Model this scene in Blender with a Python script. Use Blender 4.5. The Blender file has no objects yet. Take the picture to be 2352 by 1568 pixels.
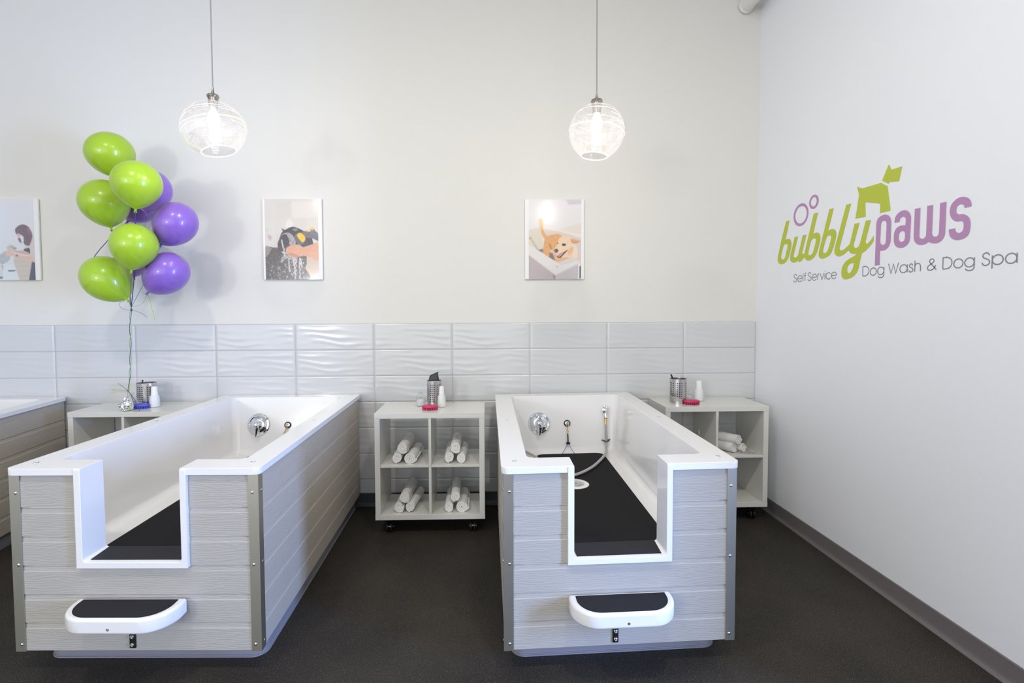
import bpy, bmesh, math, random
import numpy as np
from mathutils import Vector, Matrix
PI = math.pi
random.seed(7)
S = bpy.context.scene
C = S.collection

# ------------------------------------------------------------------ camera
cam = bpy.data.cameras.new('camera')
cam.sensor_width = 36.0
cam.lens = 1157.84/2352*36
cam.shift_x = (1176-1143.62)/2352
cam.shift_y = (754.89-784)/2352
cam.clip_start = 0.05
cam.clip_end = 100
cam_o = bpy.data.objects.new('camera', cam)
C.objects.link(cam_o)
_y, _p, _r = .0243, -.0396, -.0042
_F = Vector((math.sin(_y)*math.cos(_p), math.cos(_y)*math.cos(_p), math.sin(_p)))
_R = Vector((math.cos(_y), -math.sin(_y), 0))
_U = _R.cross(_F)
_R2 = _R*math.cos(_r)+_U*math.sin(_r)
_U2 = _U*math.cos(_r)-_R*math.sin(_r)
cam_o.matrix_world = Matrix(((_R2.x, _U2.x, -_F.x, -2.1534), (_R2.y, _U2.y, -_F.y, -3.9614), (_R2.z, _U2.z, -_F.z, 1.5544), (0, 0, 0, 1)))
S.camera = cam_o

# ------------------------------------------------------------------ world, lights, exposure
S.view_settings.view_transform = 'Standard'
S.view_settings.look = 'None'
S.view_settings.gamma = 1
S.view_settings.use_curve_mapping = False
S.view_settings.exposure = 0.0
w = bpy.data.worlds.new('world')
S.world = w
w.use_nodes = True
bg = w.node_tree.nodes['Background']
bg.inputs[0].default_value = (.80, .88, 1.0, 1)
bg.inputs[1].default_value = 0.30

def area(name, loc, target, sx, sy, power, col):
    l = bpy.data.lights.new(name, 'AREA')
    l.shape = 'RECTANGLE'; l.size = sx; l.size_y = sy; l.energy = power; l.color = col
    o = bpy.data.objects.new(name, l); C.objects.link(o); o.location = loc
    d = Vector(target)-Vector(loc)
    o.rotation_euler = d.to_track_quat('-Z', 'Y').to_euler()
    return o
# daylight through the storefront behind the camera
area('storefront_daylight', (-5.2, -7.6, 2.2), (-4.2, 0, 1.7), 8.0, 3.6, 175, (.96, .97, 1))
# daylight through the glass door in the right wall, and the far left window
area('side_door_daylight', (1.6, -3.85, 1.35), (-3.0, -1.5, .7), .5, 1.8, 255, (.30, .48, 1))
area('window_glint', (-5.9, -7.6, 2.0), (-4.0, 0, 2.0), .55, .55, 60, (.95, .97, 1))
# recessed ceiling lamps over the fronts of the tubs
for i, (x, y) in enumerate([(-3.75, -3.3), (-1.5, -3.3)]):
    area('ceiling_spot', (x, y, 4.3), (x, y+.3, 0), .25, .25, 38, (1, .95, .88))

# ------------------------------------------------------------------ materials
def srgb(r, g, b):
    f = lambda c: (c/255/12.92) if c/255 <= .04045 else ((c/255+.055)/1.055)**2.4
    return (f(r), f(g), f(b), 1)
def mat(name, col, rough=.5, metal=0, coat=0, spec=.5, bump=None, sss=0):
    m = bpy.data.materials.new(name); m.use_nodes = True
    b = m.node_tree.nodes['Principled BSDF']
    b.inputs['Base Color'].default_value = col
    b.inputs['Roughness'].default_value = rough
    b.inputs['Metallic'].default_value = metal
    b.inputs['Coat Weight'].default_value = coat
    b.inputs['Coat Roughness'].default_value = .08
    b.inputs['Specular IOR Level'].default_value = spec
    if sss:
        b.inputs['Subsurface Weight'].default_value = sss
        b.inputs['Subsurface Scale'].default_value = .02
    if bump:   # (scale vec, noise scale, strength, distance)
        nt = m.node_tree
        tc = nt.nodes.new('ShaderNodeTexCoord'); mp = nt.nodes.new('ShaderNodeMapping')
        nz = nt.nodes.new('ShaderNodeTexNoise'); bp = nt.nodes.new('ShaderNodeBump')
        mp.inputs['Scale'].default_value = bump[0]
        nz.inputs['Scale'].default_value = bump[1]; nz.inputs['Detail'].default_value = 5
        bp.inputs['Strength'].default_value = bump[2]; bp.inputs['Distance'].default_value = bump[3]
        L = nt.links.new
        L(tc.outputs['Object'], mp.inputs['Vector']); L(mp.outputs[0], nz.inputs['Vector'])
        L(nz.outputs['Fac'], bp.inputs['Height']); L(bp.outputs[0], b.inputs['Normal'])
    return m
def node_mix_color(m, nodefac, c1, c2):
    nt = m.node_tree
    mx = nt.nodes.new('ShaderNodeMix'); mx.data_type = 'RGBA'
    mx.inputs['A'].default_value = c1; mx.inputs['B'].default_value = c2
    nt.links.new(nodefac, mx.inputs['Factor'])
    nt.links.new(mx.outputs['Result'], nt.nodes['Principled BSDF'].inputs['Base Color'])
    return mx
M = {}
M['wall'] = mat('wall_paint', srgb(228, 226, 219), .55, bump=((1, 1, 1), 90, .05, .002))
M['wall_r'] = mat('wall_paint_white', srgb(240, 242, 246), .55, bump=((1, 1, 1), 90, .05, .002))
M['ceiling'] = mat('ceiling_paint', srgb(225, 225, 222), .8)
M['tile'] = mat('glazed_tile', srgb(212, 213, 213), .2, coat=.3)
M['grout'] = mat('grout', srgb(190, 188, 186), .9)
M['base_dark'] = mat('vinyl_base_dark', srgb(58, 60, 64), .45)
M['base_grey'] = mat('vinyl_base_grey', srgb(114, 109, 110), .4)
M['acrylic'] = mat('white_acrylic', srgb(240, 239, 238), .16, coat=.35)
M['melamine'] = mat('white_melamine', srgb(222, 221, 214), .22, coat=.15)
M['chrome'] = mat('chrome', (.82, .83, .85, 1), .06, metal=1)
M['steel'] = mat('brushed_steel', (.62, .60, .58, 1), .25, metal=1)
M['steel_dark'] = mat('aluminium_trim', (.66, .65, .57, 1), .42, metal=1, bump=((1, 1, .02), 300, .15, .0005))
M['rivet'] = mat('rivet_steel', (.8, .8, .8, 1), .2, metal=1)
M['brass'] = mat('brass', (.75, .55, .22, 1), .25, metal=1)
M['black'] = mat('black_plastic', srgb(28, 28, 30), .35)
M['rubber'] = mat('black_rubber', srgb(20, 19, 22), .75, spec=.2, bump=((1, 1, 1), 400, .15, .0006))
M['rubber_step'] = mat('tread_rubber', srgb(30, 29, 34), .65, spec=.35, bump=((1, 1, 1), 400, .2, .0008))
M['hose'] = mat('clear_grey_hose', srgb(176, 172, 168), .3)
M['blue_cord'] = mat('blue_cable', srgb(74, 80, 165), .5)
M['towel'] = mat('white_terry', srgb(240, 238, 234), .95, bump=((1, 1, 1), 260, .5, .003))
M['plinth'] = mat('grey_plinth_vinyl', srgb(142, 142, 150), .35)
M['pink'] = mat('pink_rubber', srgb(198, 50, 98), .35)
M['blue'] = mat('blue_rubber', srgb(78, 92, 205), .35)
M['white_pl'] = mat('white_plastic', srgb(238, 238, 238), .35)
M['frost'] = mat('frosted_plastic', srgb(240, 242, 242), .3)
M['frost'].node_tree.nodes['Principled BSDF'].inputs['Transmission Weight'].default_value = .15
M['green'] = mat('lime_latex', srgb(168, 204, 50), .28, coat=.3, sss=.1)
M['purple'] = mat('purple_latex', srgb(142, 104, 200), .28, coat=.3, sss=.1)
M['green_rib'] = mat('lime_ribbon', srgb(160, 200, 60), .35)
M['purple_rib'] = mat('purple_ribbon', srgb(74, 58, 150), .35)
M['foil'] = mat('silver_foil', (.85, .85, .88, 1), .12, metal=1)
M['paper'] = mat('poster_white', srgb(240, 240, 240), .35)
M['label_paper'] = mat('label_paper', srgb(225, 222, 224), .5)
M['ink'] = mat('grey_ink', srgb(112, 112, 120), .5)
M['comb'] = mat('dark_grey_plastic', srgb(70, 72, 76), .35)
M['logo_green'] = mat('decal_lime', srgb(186, 198, 62), .5)
M['logo_purple'] = mat('decal_mauve', srgb(184, 140, 184), .5)
M['logo_grey'] = mat('decal_grey', srgb(132, 134, 140), .5)
M['pipe'] = mat('painted_pipe', srgb(232, 230, 226), .4)
M['socket'] = mat('nickel_socket', (.42, .38, .34, 1), .3, metal=1)
M['cord'] = mat('grey_cord', srgb(150, 148, 146), .6)
# clear glass, thin: mostly see-through with reflection at grazing angles
def clear(name, tint, mixv, blend=.35, haze=0):
    m = bpy.data.materials.new(name); m.use_nodes = True
    nt = m.node_tree; nt.nodes.clear()
    o = nt.nodes.new('ShaderNodeOutputMaterial'); t = nt.nodes.new('ShaderNodeBsdfTransparent')
    g = nt.nodes.new('ShaderNodeBsdfGlossy'); lw = nt.nodes.new('ShaderNodeLayerWeight')
    mx = nt.nodes.new('ShaderNodeMixShader'); mt = nt.nodes.new('ShaderNodeMath')
    t.inputs[0].default_value = tint; g.inputs[0].default_value = (1, 1, 1, 1); g.inputs['Roughness'].default_value = .03
    lw.inputs['Blend'].default_value = blend; mt.operation = 'MULTIPLY'; mt.inputs[1].default_value = mixv
    L = nt.links.new
    L(lw.outputs['Facing'], mt.inputs[0]); L(mt.outputs[0], mx.inputs[0]); L(t.outputs[0], mx.inputs[1]); L(g.outputs[0], mx.inputs[2]); 
    if haze:
        df = nt.nodes.new('ShaderNodeBsdfTranslucent'); d2 = nt.nodes.new('ShaderNodeMixShader'); d2.inputs[0].default_value = haze
        df.inputs[0].default_value = (1, 1, 1, 1)
        L(mx.outputs[0], d2.inputs[1]); L(df.outputs[0], d2.inputs[2]); L(d2.outputs[0], o.inputs[0])
    else: L(mx.outputs[0], o.inputs[0])
    return m
M['glass'] = clear('clear_glass', (.975, .975, .98, 1), .55, .35, .018)
M['glass_line'] = clear('glass_ridge', (.95, .95, .95, 1), .8, .6, .25)
M['clear_pl'] = clear('clear_plastic', (.93, .93, .94, 1), .5, .5)
def emis(name, col, st):
    m = bpy.data.materials.new(name); m.use_nodes = True
    b = m.node_tree.nodes['Principled BSDF']
    b.inputs['Emission Color'].default_value = col; b.inputs['Emission Strength'].default_value = st
    return m
M['bulb'] = emis('bulb_glow', (1, .93, .82, 1), 25)
# embossed wood grain boards; axis = 0 along x, 1 along y
def grain(name, col, axis):
    m = mat(name, col, .42)
    nt = m.node_tree; L = nt.links.new; b = nt.nodes['Principled BSDF']
    tc = nt.nodes.new('ShaderNodeTexCoord'); mp = nt.nodes.new('ShaderNodeMapping')
    mp.inputs['Scale'].default_value = (3.2, 20, 20) if axis == 0 else (20, 3.2, 20)
    wv = nt.nodes.new('ShaderNodeTexWave'); wv.bands_direction = 'Z'
    wv.inputs['Scale'].default_value = 1.7; wv.inputs['Distortion'].default_value = 18
    wv.inputs['Detail'].default_value = 3; wv.inputs['Detail Scale'].default_value = .9
    nz = nt.nodes.new('ShaderNodeTexNoise'); nz.inputs['Scale'].default_value = 14; nz.inputs['Detail'].default_value = 6
    ad = nt.nodes.new('ShaderNodeMath'); ad.operation = 'MULTIPLY_ADD'; ad.inputs[1].default_value = 1.3
    bp = nt.nodes.new('ShaderNodeBump'); bp.inputs['Strength'].default_value = .5; bp.inputs['Distance'].default_value = .0008
    L(tc.outputs['Object'], mp.inputs[0]); L(mp.outputs[0], wv.inputs['Vector']); L(mp.outputs[0], nz.inputs['Vector'])
    L(nz.outputs['Fac'], ad.inputs[0]); L(wv.outputs['Fac'], ad.inputs[2]); L(ad.outputs[0], bp.inputs['Height']); L(bp.outputs[0], b.inputs['Normal'])
    return m
M['board_f'] = grain('grained_board_front', srgb(180, 176, 169), 0)
M['board_s'] = grain('grained_board_side', srgb(188, 180, 168), 1)
# dark speckled floor
m = mat('dark_speckled_floor', srgb(58, 54, 50), .6, spec=.3)
nt = m.node_tree; L = nt.links.new
tc = nt.nodes.new('ShaderNodeTexCoord'); n1 = nt.nodes.new('ShaderNodeTexNoise'); n1.inputs['Scale'].default_value = 2.2; n1.inputs['Detail'].default_value = 4
n2 = nt.nodes.new('ShaderNodeTexNoise'); n2.inputs['Scale'].default_value = 260; n2.inputs['Detail'].default_value = 3
L(tc.outputs['Object'], n1.inputs['Vector']); L(tc.outputs['Object'], n2.inputs['Vector'])
r1 = nt.nodes.new('ShaderNodeValToRGB'); r1.color_ramp.elements[0].color = srgb(40, 36, 32); r1.color_ramp.elements[1].color = srgb(54, 49, 43)
r1.color_ramp.elements[0].position = .35; r1.color_ramp.elements[1].position = .68
r2 = nt.nodes.new('ShaderNodeValToRGB'); r2.color_ramp.elements[0].position = .58; r2.color_ramp.elements[1].position = .72
mx = nt.nodes.new('ShaderNodeMix'); mx.data_type = 'RGBA'; mx.inputs['B'].default_value = srgb(125, 120, 112)
L(n1.outputs['Fac'], r1.inputs[0]); L(n2.outputs['Fac'], r2.inputs[0]); L(r2.outputs[0], mx.inputs['Factor']); L(r1.outputs[0], mx.inputs['A'])
L(mx.outputs['Result'], nt.nodes['Principled BSDF'].inputs['Base Color'])
bp = nt.nodes.new('ShaderNodeBump'); bp.inputs['Strength'].default_value = .25; bp.inputs['Distance'].default_value = .001
L(n2.outputs['Fac'], bp.inputs['Height']); L(bp.outputs[0], nt.nodes['Principled BSDF'].inputs['Normal'])
M['floor'] = m
m = mat('printed_picture', (1, 1, 1, 1), .22, coat=.3)
at_ = m.node_tree.nodes.new('ShaderNodeAttribute'); at_.attribute_name = 'Print'
m.node_tree.links.new(at_.outputs['Color'], m.node_tree.nodes['Principled BSDF'].inputs['Base Color'])
M['print'] = m

# ------------------------------------------------------------------ mesh helpers
OFF = {}
def finish(me, angle=35):
    me.shade_smooth()
    me.set_sharp_from_angle(angle=math.radians(angle))
def obj(name, bm, material, parent=None, angle=35, origin=None):
    """bm is in world coordinates; links ONE mesh object, as a part when a parent is given"""
    if isinstance(bm, bpy.types.Mesh):
        me = bm; me.name = name
    else:
        me = bpy.data.meshes.new(name)
        bmesh.ops.recalc_face_normals(bm, faces=bm.faces)
        bm.to_mesh(me); bm.free()
    me.materials.clear()
    for x in (material if isinstance(material, (list, tuple)) else [material]):
        me.materials.append(x)
    if angle: finish(me, angle)
    o = bpy.data.objects.new(name, me); C.objects.link(o)
    if parent is not None:
        off = OFF[parent.name]; o.parent = parent; OFF[o.name] = off
        me.transform(Matrix.Translation(-off))
    else:
        co = [v.co for v in me.vertices]
        if origin is None:
            origin = Vector((sum((min(c[i] for c in co), max(c[i] for c in co)))/2 if i < 2 else min(c[2] for c in co) for i in range(3)))
        origin = Vector(origin); OFF[o.name] = origin; o.location = origin
        me.transform(Matrix.Translation(-origin))
    return o
def tag(o, label, cat, group=None):
    o['label'] = label; o['category'] = cat
    if group: o['group'] = group
    return o
def thing(name, label, cat, loc, group=None):
    o = bpy.data.objects.new(name, None); C.objects.link(o); o.location = loc
    o.empty_display_size = .1; OFF[o.name] = Vector(loc)
    return tag(o, label, cat, group)
def struct(name, bm, m, angle=35, origin=(0, 0, 0)):
    o = obj(name, bm, m, None, angle, origin); o['kind'] = 'structure'; return o
def box(bm, a, b, bev=0, seg=2, mapf=None):
    x0, y0, z0 = a; x1, y1, z1 = b
    t = bmesh.new()
    vs = [t.verts.new((x, y, z)) for x in (x0, x1) for y in (y0, y1) for z in (z0, z1)]
    for f in ((0, 1, 3, 2), (4, 6, 7, 5), (0, 4, 5, 1), (2, 3, 7, 6), (0, 2, 6, 4), (1, 5, 7, 3)):
        t.faces.new([vs[i] for i in f])
    bmesh.ops.recalc_face_normals(t, faces=t.faces)
    if bev: bmesh.ops.bevel(t, geom=t.edges[:], offset=bev, segments=seg, affect='EDGES', profile=.5)
    merge(bm, t, mapf)
def merge(bm, t, mapf=None):
    d = {}
    for v in t.verts: d[v] = bm.verts.new(mapf(*v.co) if mapf else v.co)
    for f in t.faces:
        try:
            nf = bm.faces.new([d[v] for v in f.verts]); nf.material_index = f.material_index
        except ValueError: pass
    t.free()
def boxm(a, b, bev=0, seg=2, mapf=None):
    bm = bmesh.new(); box(bm, a, b, bev, seg, mapf); return bm
def lathe(bm, prof, c=(0, 0, 0), ax=(0, 0, 1), n=32, sx=1, sy=1, cap=True, th0=0):
    ax = Vector(ax).normalized(); c = Vector(c)
    ref = Vector((0, 0, 1)) if abs(ax.z) < .9 else Vector((1, 0, 0))
    if abs(ax.z) > .999: e1, e2 = Vector((1, 0, 0)), Vector((0, 1, 0))
    else: e1 = ref.cross(ax).normalized(); e2 = ax.cross(e1)
    rings = []
    for r, h in prof:
        if r < 1e-6: rings.append([bm.verts.new(c+ax*h)])
        else: rings.append([bm.verts.new(c+ax*h+e1*(r*sx*math.cos(th0+2*PI*i/n))+e2*(r*sy*math.sin(th0+2*PI*i/n))) for i in range(n)])
    for A, B in zip(rings, rings[1:]):
        for i in range(n):
            j = (i+1) % n
            if len(A) == 1 and len(B) == 1: continue
            if len(A) == 1: bm.faces.new((A[0], B[j], B[i]))
            elif len(B) == 1: bm.faces.new((A[i], A[j], B[0]))
            else: bm.faces.new((A[i], A[j], B[j], B[i]))
    if cap:
        if len(rings[0]) > 1: bm.faces.new(rings[0][::-1])
        if len(rings[-1]) > 1: bm.faces.new(rings[-1])
    return bm
def cr(pts, n=8, closed=False):
    P = [Vector(p) for p in pts]; out = []; N = len(P)
    rng = range(N) if closed else range(N-1)
    for i in rng:
        if closed: p0, p1, p2, p3 = P[i-1], P[i], P[(i+1) % N], P[(i+2) % N]
        else: p0, p1, p2, p3 = P[max(i-1, 0)], P[i], P[i+1], P[min(i+2, N-1)]
        for k in range(n):
            t = k/n
            out.append(.5*((2*p1)+(p2-p0)*t+(2*p0-5*p1+4*p2-p3)*t*t+(3*p1-p0-3*p2+p3)*t**3))
    if not closed: out.append(P[-1])
    return out
def tube(bm, pts, r, n=8, smooth=0, closed=False, flat=1.0):
    if smooth: pts = cr(pts, smooth, closed)
    P = [Vector(p) for p in pts]; N = len(P); rings = []
    prev = None
    for i, p in enumerate(P):
        if closed: t = (P[(i+1) % N]-P[i-1])
        else: t = P[min(i+1, N-1)]-P[max(i-1, 0)]
        t.normalize()
        if prev is None:
            ref = Vector((0, 0, 1)) if abs(t.z) < .9 else Vector((1, 0, 0))
            e1 = t.cross(ref).normalized()
        else:
            e1 = (prev-t*prev.dot(t)).normalized()
        e2 = t.cross(e1); prev = e1
        rr = r(i/(N-1)) if callable(r) else r
        rings.append([bm.verts.new(p+e1*(rr*math.cos(2*PI*k/n))+e2*(rr*flat*math.sin(2*PI*k/n))) for k in range(n)])
    pr = list(zip(rings, rings[1:]))+([(rings[-1], rings[0])] if closed else [])
    for A, B in pr:
        for k in range(n): bm.faces.new((A[k], A[(k+1) % n], B[(k+1) % n], B[k]))
    if not closed:
        bm.faces.new(rings[0][::-1]); bm.faces.new(rings[-1])
    return bm
def prism(bm, poly, z0, z1, mapf=lambda x, y, z: (x, y, z), bev=0):
    """polygon in local x,y extruded in z"""
    t = bmesh.new()
    a = [t.verts.new((x, y, z0)) for x, y in poly]; b = [t.verts.new((x, y, z1)) for x, y in poly]
    t.faces.new(a[::-1]); top = t.faces.new(b); n = len(poly)
    for i in range(n): t.faces.new((a[i], a[(i+1) % n], b[(i+1) % n], b[i]))
    bmesh.ops.recalc_face_normals(t, faces=t.faces)
    if bev: bmesh.ops.bevel(t, geom=list(top.edges), offset=bev, segments=2, affect='EDGES')
    merge(bm, t, mapf)
def evaluate(bm, cut=[], add=[], bevel=0, seg=3):
    """boolean the working shapes and return the finished mesh"""
    tmp = []
    def mk(b):
        me = bpy.data.meshes.new('work'); bmesh.ops.recalc_face_normals(b, faces=b.faces); b.to_mesh(me); b.free()
        o = bpy.data.objects.new('work', me); C.objects.link(o); tmp.append(o); return o
    o = mk(bm)
    for op, lst in (('UNION', add), ('DIFFERENCE', cut)):
        for b in lst:
            c = mk(b); md = o.modifiers.new('b', 'BOOLEAN'); md.operation = op; md.object = c; md.solver = 'EXACT'
    if bevel:
        md = o.modifiers.new('v', 'BEVEL'); md.width = bevel; md.segments = seg; md.limit_method = 'ANGLE'; md.angle_limit = math.radians(50)
    dg = bpy.context.evaluated_depsgraph_get(); dg.update()
    me = bpy.data.meshes.new_from_object(o.evaluated_get(dg))
    for f in me.polygons:   # broad planes flat, rounded strips smooth
        vs = [me.vertices[i].co for i in f.vertices]
        ln = max((vs[i]-vs[i-1]).length for i in range(len(vs)))
        f.use_smooth = f.area/ln < .022
    for t in tmp:
        d = t.data; bpy.data.objects.remove(t); bpy.data.meshes.remove(d)
    return me
def rounded(x0, y0, x1, y1, rs, n=6):
    """rounded rectangle outline; rs = radii for (x0,y0),(x1,y0),(x1,y1),(x0,y1)"""
    out = []
    for (cx, cy, a0), r, sx, sy in zip([(x0, y0, PI), (x1, y0, 1.5*PI), (x1, y1, 0), (x0, y1, .5*PI)], rs, (1, -1, -1, 1), (1, 1, -1, -1)):
        if r < 1e-5: out.append((cx, cy)); continue
        for k in range(n+1):
            a = a0+.5*PI*k/n
            out.append((cx+sx*r+r*math.cos(a), cy+sy*r+r*math.sin(a)))
    return out
def copy_tree(o, parent=None):
    c = o.copy(); C.objects.link(c)
    if parent is not None: c.parent = parent
    for ch in list(o.children): copy_tree(ch, c)
    return c

LOGO = {'b1':([(0.379,2.171,1),(0.42,2.17,1),(0.376,2.039,1),(0.408,2.043),(0.434,2.032),(0.447,2.009),(0.445,1.979),(0.43,1.938),(0.409,1.901),(0.377,1.876),(0.332,1.869),(0.298,1.881),(0.284,1.905),(0.288,1.936),(0.327,2.049,1)],[(0.38,2.009),(0.399,2.002),(0.401,1.987),(0.386,1.947),(0.376,1.918),(0.358,1.903),(0.339,1.904),(0.327,1.914),(0.329,1.936),(0.348,1.987),(0.358,2.003)]),'u':([(0.483,2.044,1),(0.522,2.044,1),(0.479,1.928,1),(0.476,1.912),(0.489,1.902),(0.511,1.905),(0.528,1.921),(0.534,1.939,1),(0.573,2.044,1),(0.613,2.043,1),(0.572,1.935,1),(0.571,1.923),(0.582,1.917),(0.599,1.919,1),(0.608,1.898,1),(0.592,1.892,1),(0.566,1.873),(0.546,1.866),(0.531,1.871),(0.528,1.878,1),(0.505,1.87),(0.471,1.868),(0.444,1.881),(0.434,1.903),(0.438,1.929,1)],None),'b2':([(0.684,2.169,1),(0.726,2.167,1),(0.681,2.036,1),(0.71,2.041),(0.737,2.033),(0.753,2.012),(0.752,1.981),(0.737,1.94),(0.717,1.903),(0.687,1.878),(0.641,1.866),(0.612,1.875),(0.596,1.893),(0.59,1.904,1),(0.609,1.963,1)],[(0.691,2.007),(0.707,2.001),(0.71,1.987),(0.7,1.956),(0.683,1.918),(0.668,1.904),(0.649,1.901),(0.636,1.909),(0.637,1.927),(0.653,1.974),(0.668,2.0)]),'b3':([(0.834,2.168,1),(0.874,2.166,1),(0.827,2.036,1),(0.855,2.041),(0.883,2.035),(0.899,2.017),(0.9,1.991),(0.888,1.952),(0.865,1.902),(0.835,1.877),(0.781,1.865),(0.751,1.875),(0.74,1.896),(0.747,1.927,1)],[(0.837,2.005),(0.851,2.0),(0.855,1.986),(0.846,1.957),(0.831,1.921),(0.817,1.903),(0.797,1.899),(0.784,1.907),(0.785,1.926),(0.803,1.974),(0.817,1.999)]),'l':([(0.982,2.165,1),(1.022,2.165,1),(0.937,1.927,1),(0.933,1.911),(0.942,1.9),(0.964,1.9),(0.989,1.911),(1.019,1.929,1),(1.027,1.901,1),(1.009,1.893,1),(0.98,1.876),(0.944,1.865),(0.923,1.865),(0.896,1.878),(0.887,1.899),(0.892,1.925,1)],None),'y':([(1.053,2.041,1),(1.093,2.04,1),(1.052,1.927,1),(1.051,1.911),(1.064,1.9),(1.081,1.901),(1.094,1.911),(1.104,1.934,1),(1.14,2.043,1),(1.179,2.041,1),(1.146,1.942,1),(1.142,1.924),(1.151,1.912),(1.164,1.917),(1.184,1.933),(1.201,1.951,1),(1.202,1.921,1),(1.176,1.897),(1.145,1.875),(1.116,1.863,1),(1.105,1.826),(1.092,1.778),(1.074,1.751),(1.04,1.73),(0.99,1.722),(0.964,1.733),(0.954,1.756),(0.957,1.789),(0.977,1.82),(1.017,1.841),(1.061,1.855),(1.073,1.865,1),(1.046,1.867),(1.021,1.879),(1.009,1.894,1),(1.019,1.929,1)],[(1.057,1.813,1),(1.046,1.781),(1.029,1.761),(1.015,1.757),(1.003,1.769),(1.004,1.792),(1.018,1.808),(1.038,1.814)]),'p':([(1.219,2.009,1),(1.225,2.034),(1.247,2.049),(1.278,2.052),(1.305,2.04),(1.319,2.017),(1.321,1.992,1),(1.32,1.906,1),(1.309,1.879),(1.287,1.864),(1.265,1.861),(1.249,1.864,1),(1.249,1.784,1),(1.215,1.785,1)],[(1.274,2.021),(1.287,2.012),(1.29,1.993,1),(1.288,1.911,1),(1.283,1.896),(1.268,1.891),(1.253,1.9),(1.249,1.916,1),(1.251,2.004,1),(1.258,2.018)]),'a':([(1.342,1.998,1),(1.344,2.017),(1.356,2.037),(1.38,2.05),(1.409,2.05),(1.432,2.036),(1.444,2.013),(1.445,1.991,1),(1.443,1.906,1),(1.436,1.883),(1.415,1.866),(1.386,1.861),(1.356,1.873),(1.342,1.897),(1.341,1.92,1),(1.342,1.942),(1.354,1.965),(1.38,1.976),(1.412,1.974,1),(1.414,2.001),(1.41,2.013),(1.396,2.02),(1.382,2.016),(1.375,2.005),(1.375,1.997,1)],[(1.396,1.947),(1.408,1.94),(1.412,1.928,1),(1.411,1.906,1),(1.405,1.895),(1.39,1.892),(1.376,1.9),(1.372,1.911,1),(1.373,1.933,1),(1.381,1.944)]),'w':([(1.467,2.045,1),(1.499,2.045,1),(1.497,1.909,1),(1.5,1.898),(1.511,1.891),(1.524,1.892),(1.535,1.902),(1.536,1.915,1),(1.538,2.046,1),(1.57,2.044,1),(1.568,1.909,1),(1.573,1.897),(1.583,1.891),(1.597,1.892),(1.605,1.903),(1.606,1.919,1),(1.608,2.045,1),(1.64,2.045,1),(1.638,1.904,1),(1.633,1.883),(1.618,1.866),(1.596,1.859),(1.575,1.861),(1.56,1.866),(1.551,1.872,1),(1.534,1.863),(1.51,1.861),(1.485,1.869),(1.469,1.888),(1.465,1.91),(1.465,1.934,1)],None),'s':([(1.73,1.999,1),(1.762,1.999,1),(1.762,2.011),(1.756,2.028),(1.743,2.041),(1.724,2.049),(1.698,2.049),(1.672,2.033),(1.661,2.014),(1.659,1.99),(1.667,1.967),(1.683,1.95),(1.698,1.944),(1.719,1.942),(1.728,1.932),(1.729,1.911),(1.724,1.896),(1.707,1.89),(1.694,1.897),(1.689,1.906),(1.69,1.914,1),(1.657,1.914,1),(1.658,1.901),(1.666,1.878),(1.686,1.863),(1.705,1.859),(1.731,1.862),(1.752,1.876),(1.76,1.899),(1.761,1.926),(1.755,1.948),(1.74,1.964),(1.723,1.972),(1.705,1.974),(1.694,1.982),(1.691,1.994),(1.694,2.011),(1.707,2.019),(1.72,2.017),(1.729,2.009)],None),'dog_body':([(1.067,2.251,1),(1.107,2.232,1),(1.243,2.23,1),(1.29,2.201,1),(1.314,2.067,1),(1.242,2.067,1),(1.243,2.118,1),(1.133,2.149,1),(1.139,2.067,1),(1.059,2.069,1),(1.084,2.2,1)],None),'dog_head':([(1.295,2.315,1),(1.312,2.282,1),(1.382,2.28,1),(1.364,2.209,1),(1.301,2.22,1),(1.297,2.212,1),(1.251,2.241,1)],None)}

# ------------------------------------------------------------------ the room
XL, YF, ZC = -9.5, -7.8, 4.5
struct('floor', boxm((XL, YF, -.1), (0.1, .1, 0)), M['floor'])
struct('wall_back', boxm((XL, 0.003, 0), (.1, .12, ZC)), M['wall'])
bm = bmesh.new()
box(bm, (0, -2.7, 0), (.12, .003, ZC)); box(bm, (0, -3.9, 2.5), (.12, -2.7, ZC)); box(bm, (0, YF, 0), (.12, -3.9, ZC))
struct('wall_right', bm, M['wall_r'])
struct('wall_left', boxm((XL-.12, YF, 0), (XL, .12, ZC)), M['wall_r'])
struct('ceiling', boxm((XL, YF, ZC), (.12, .12, ZC+.1)), M['ceiling'])
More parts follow.
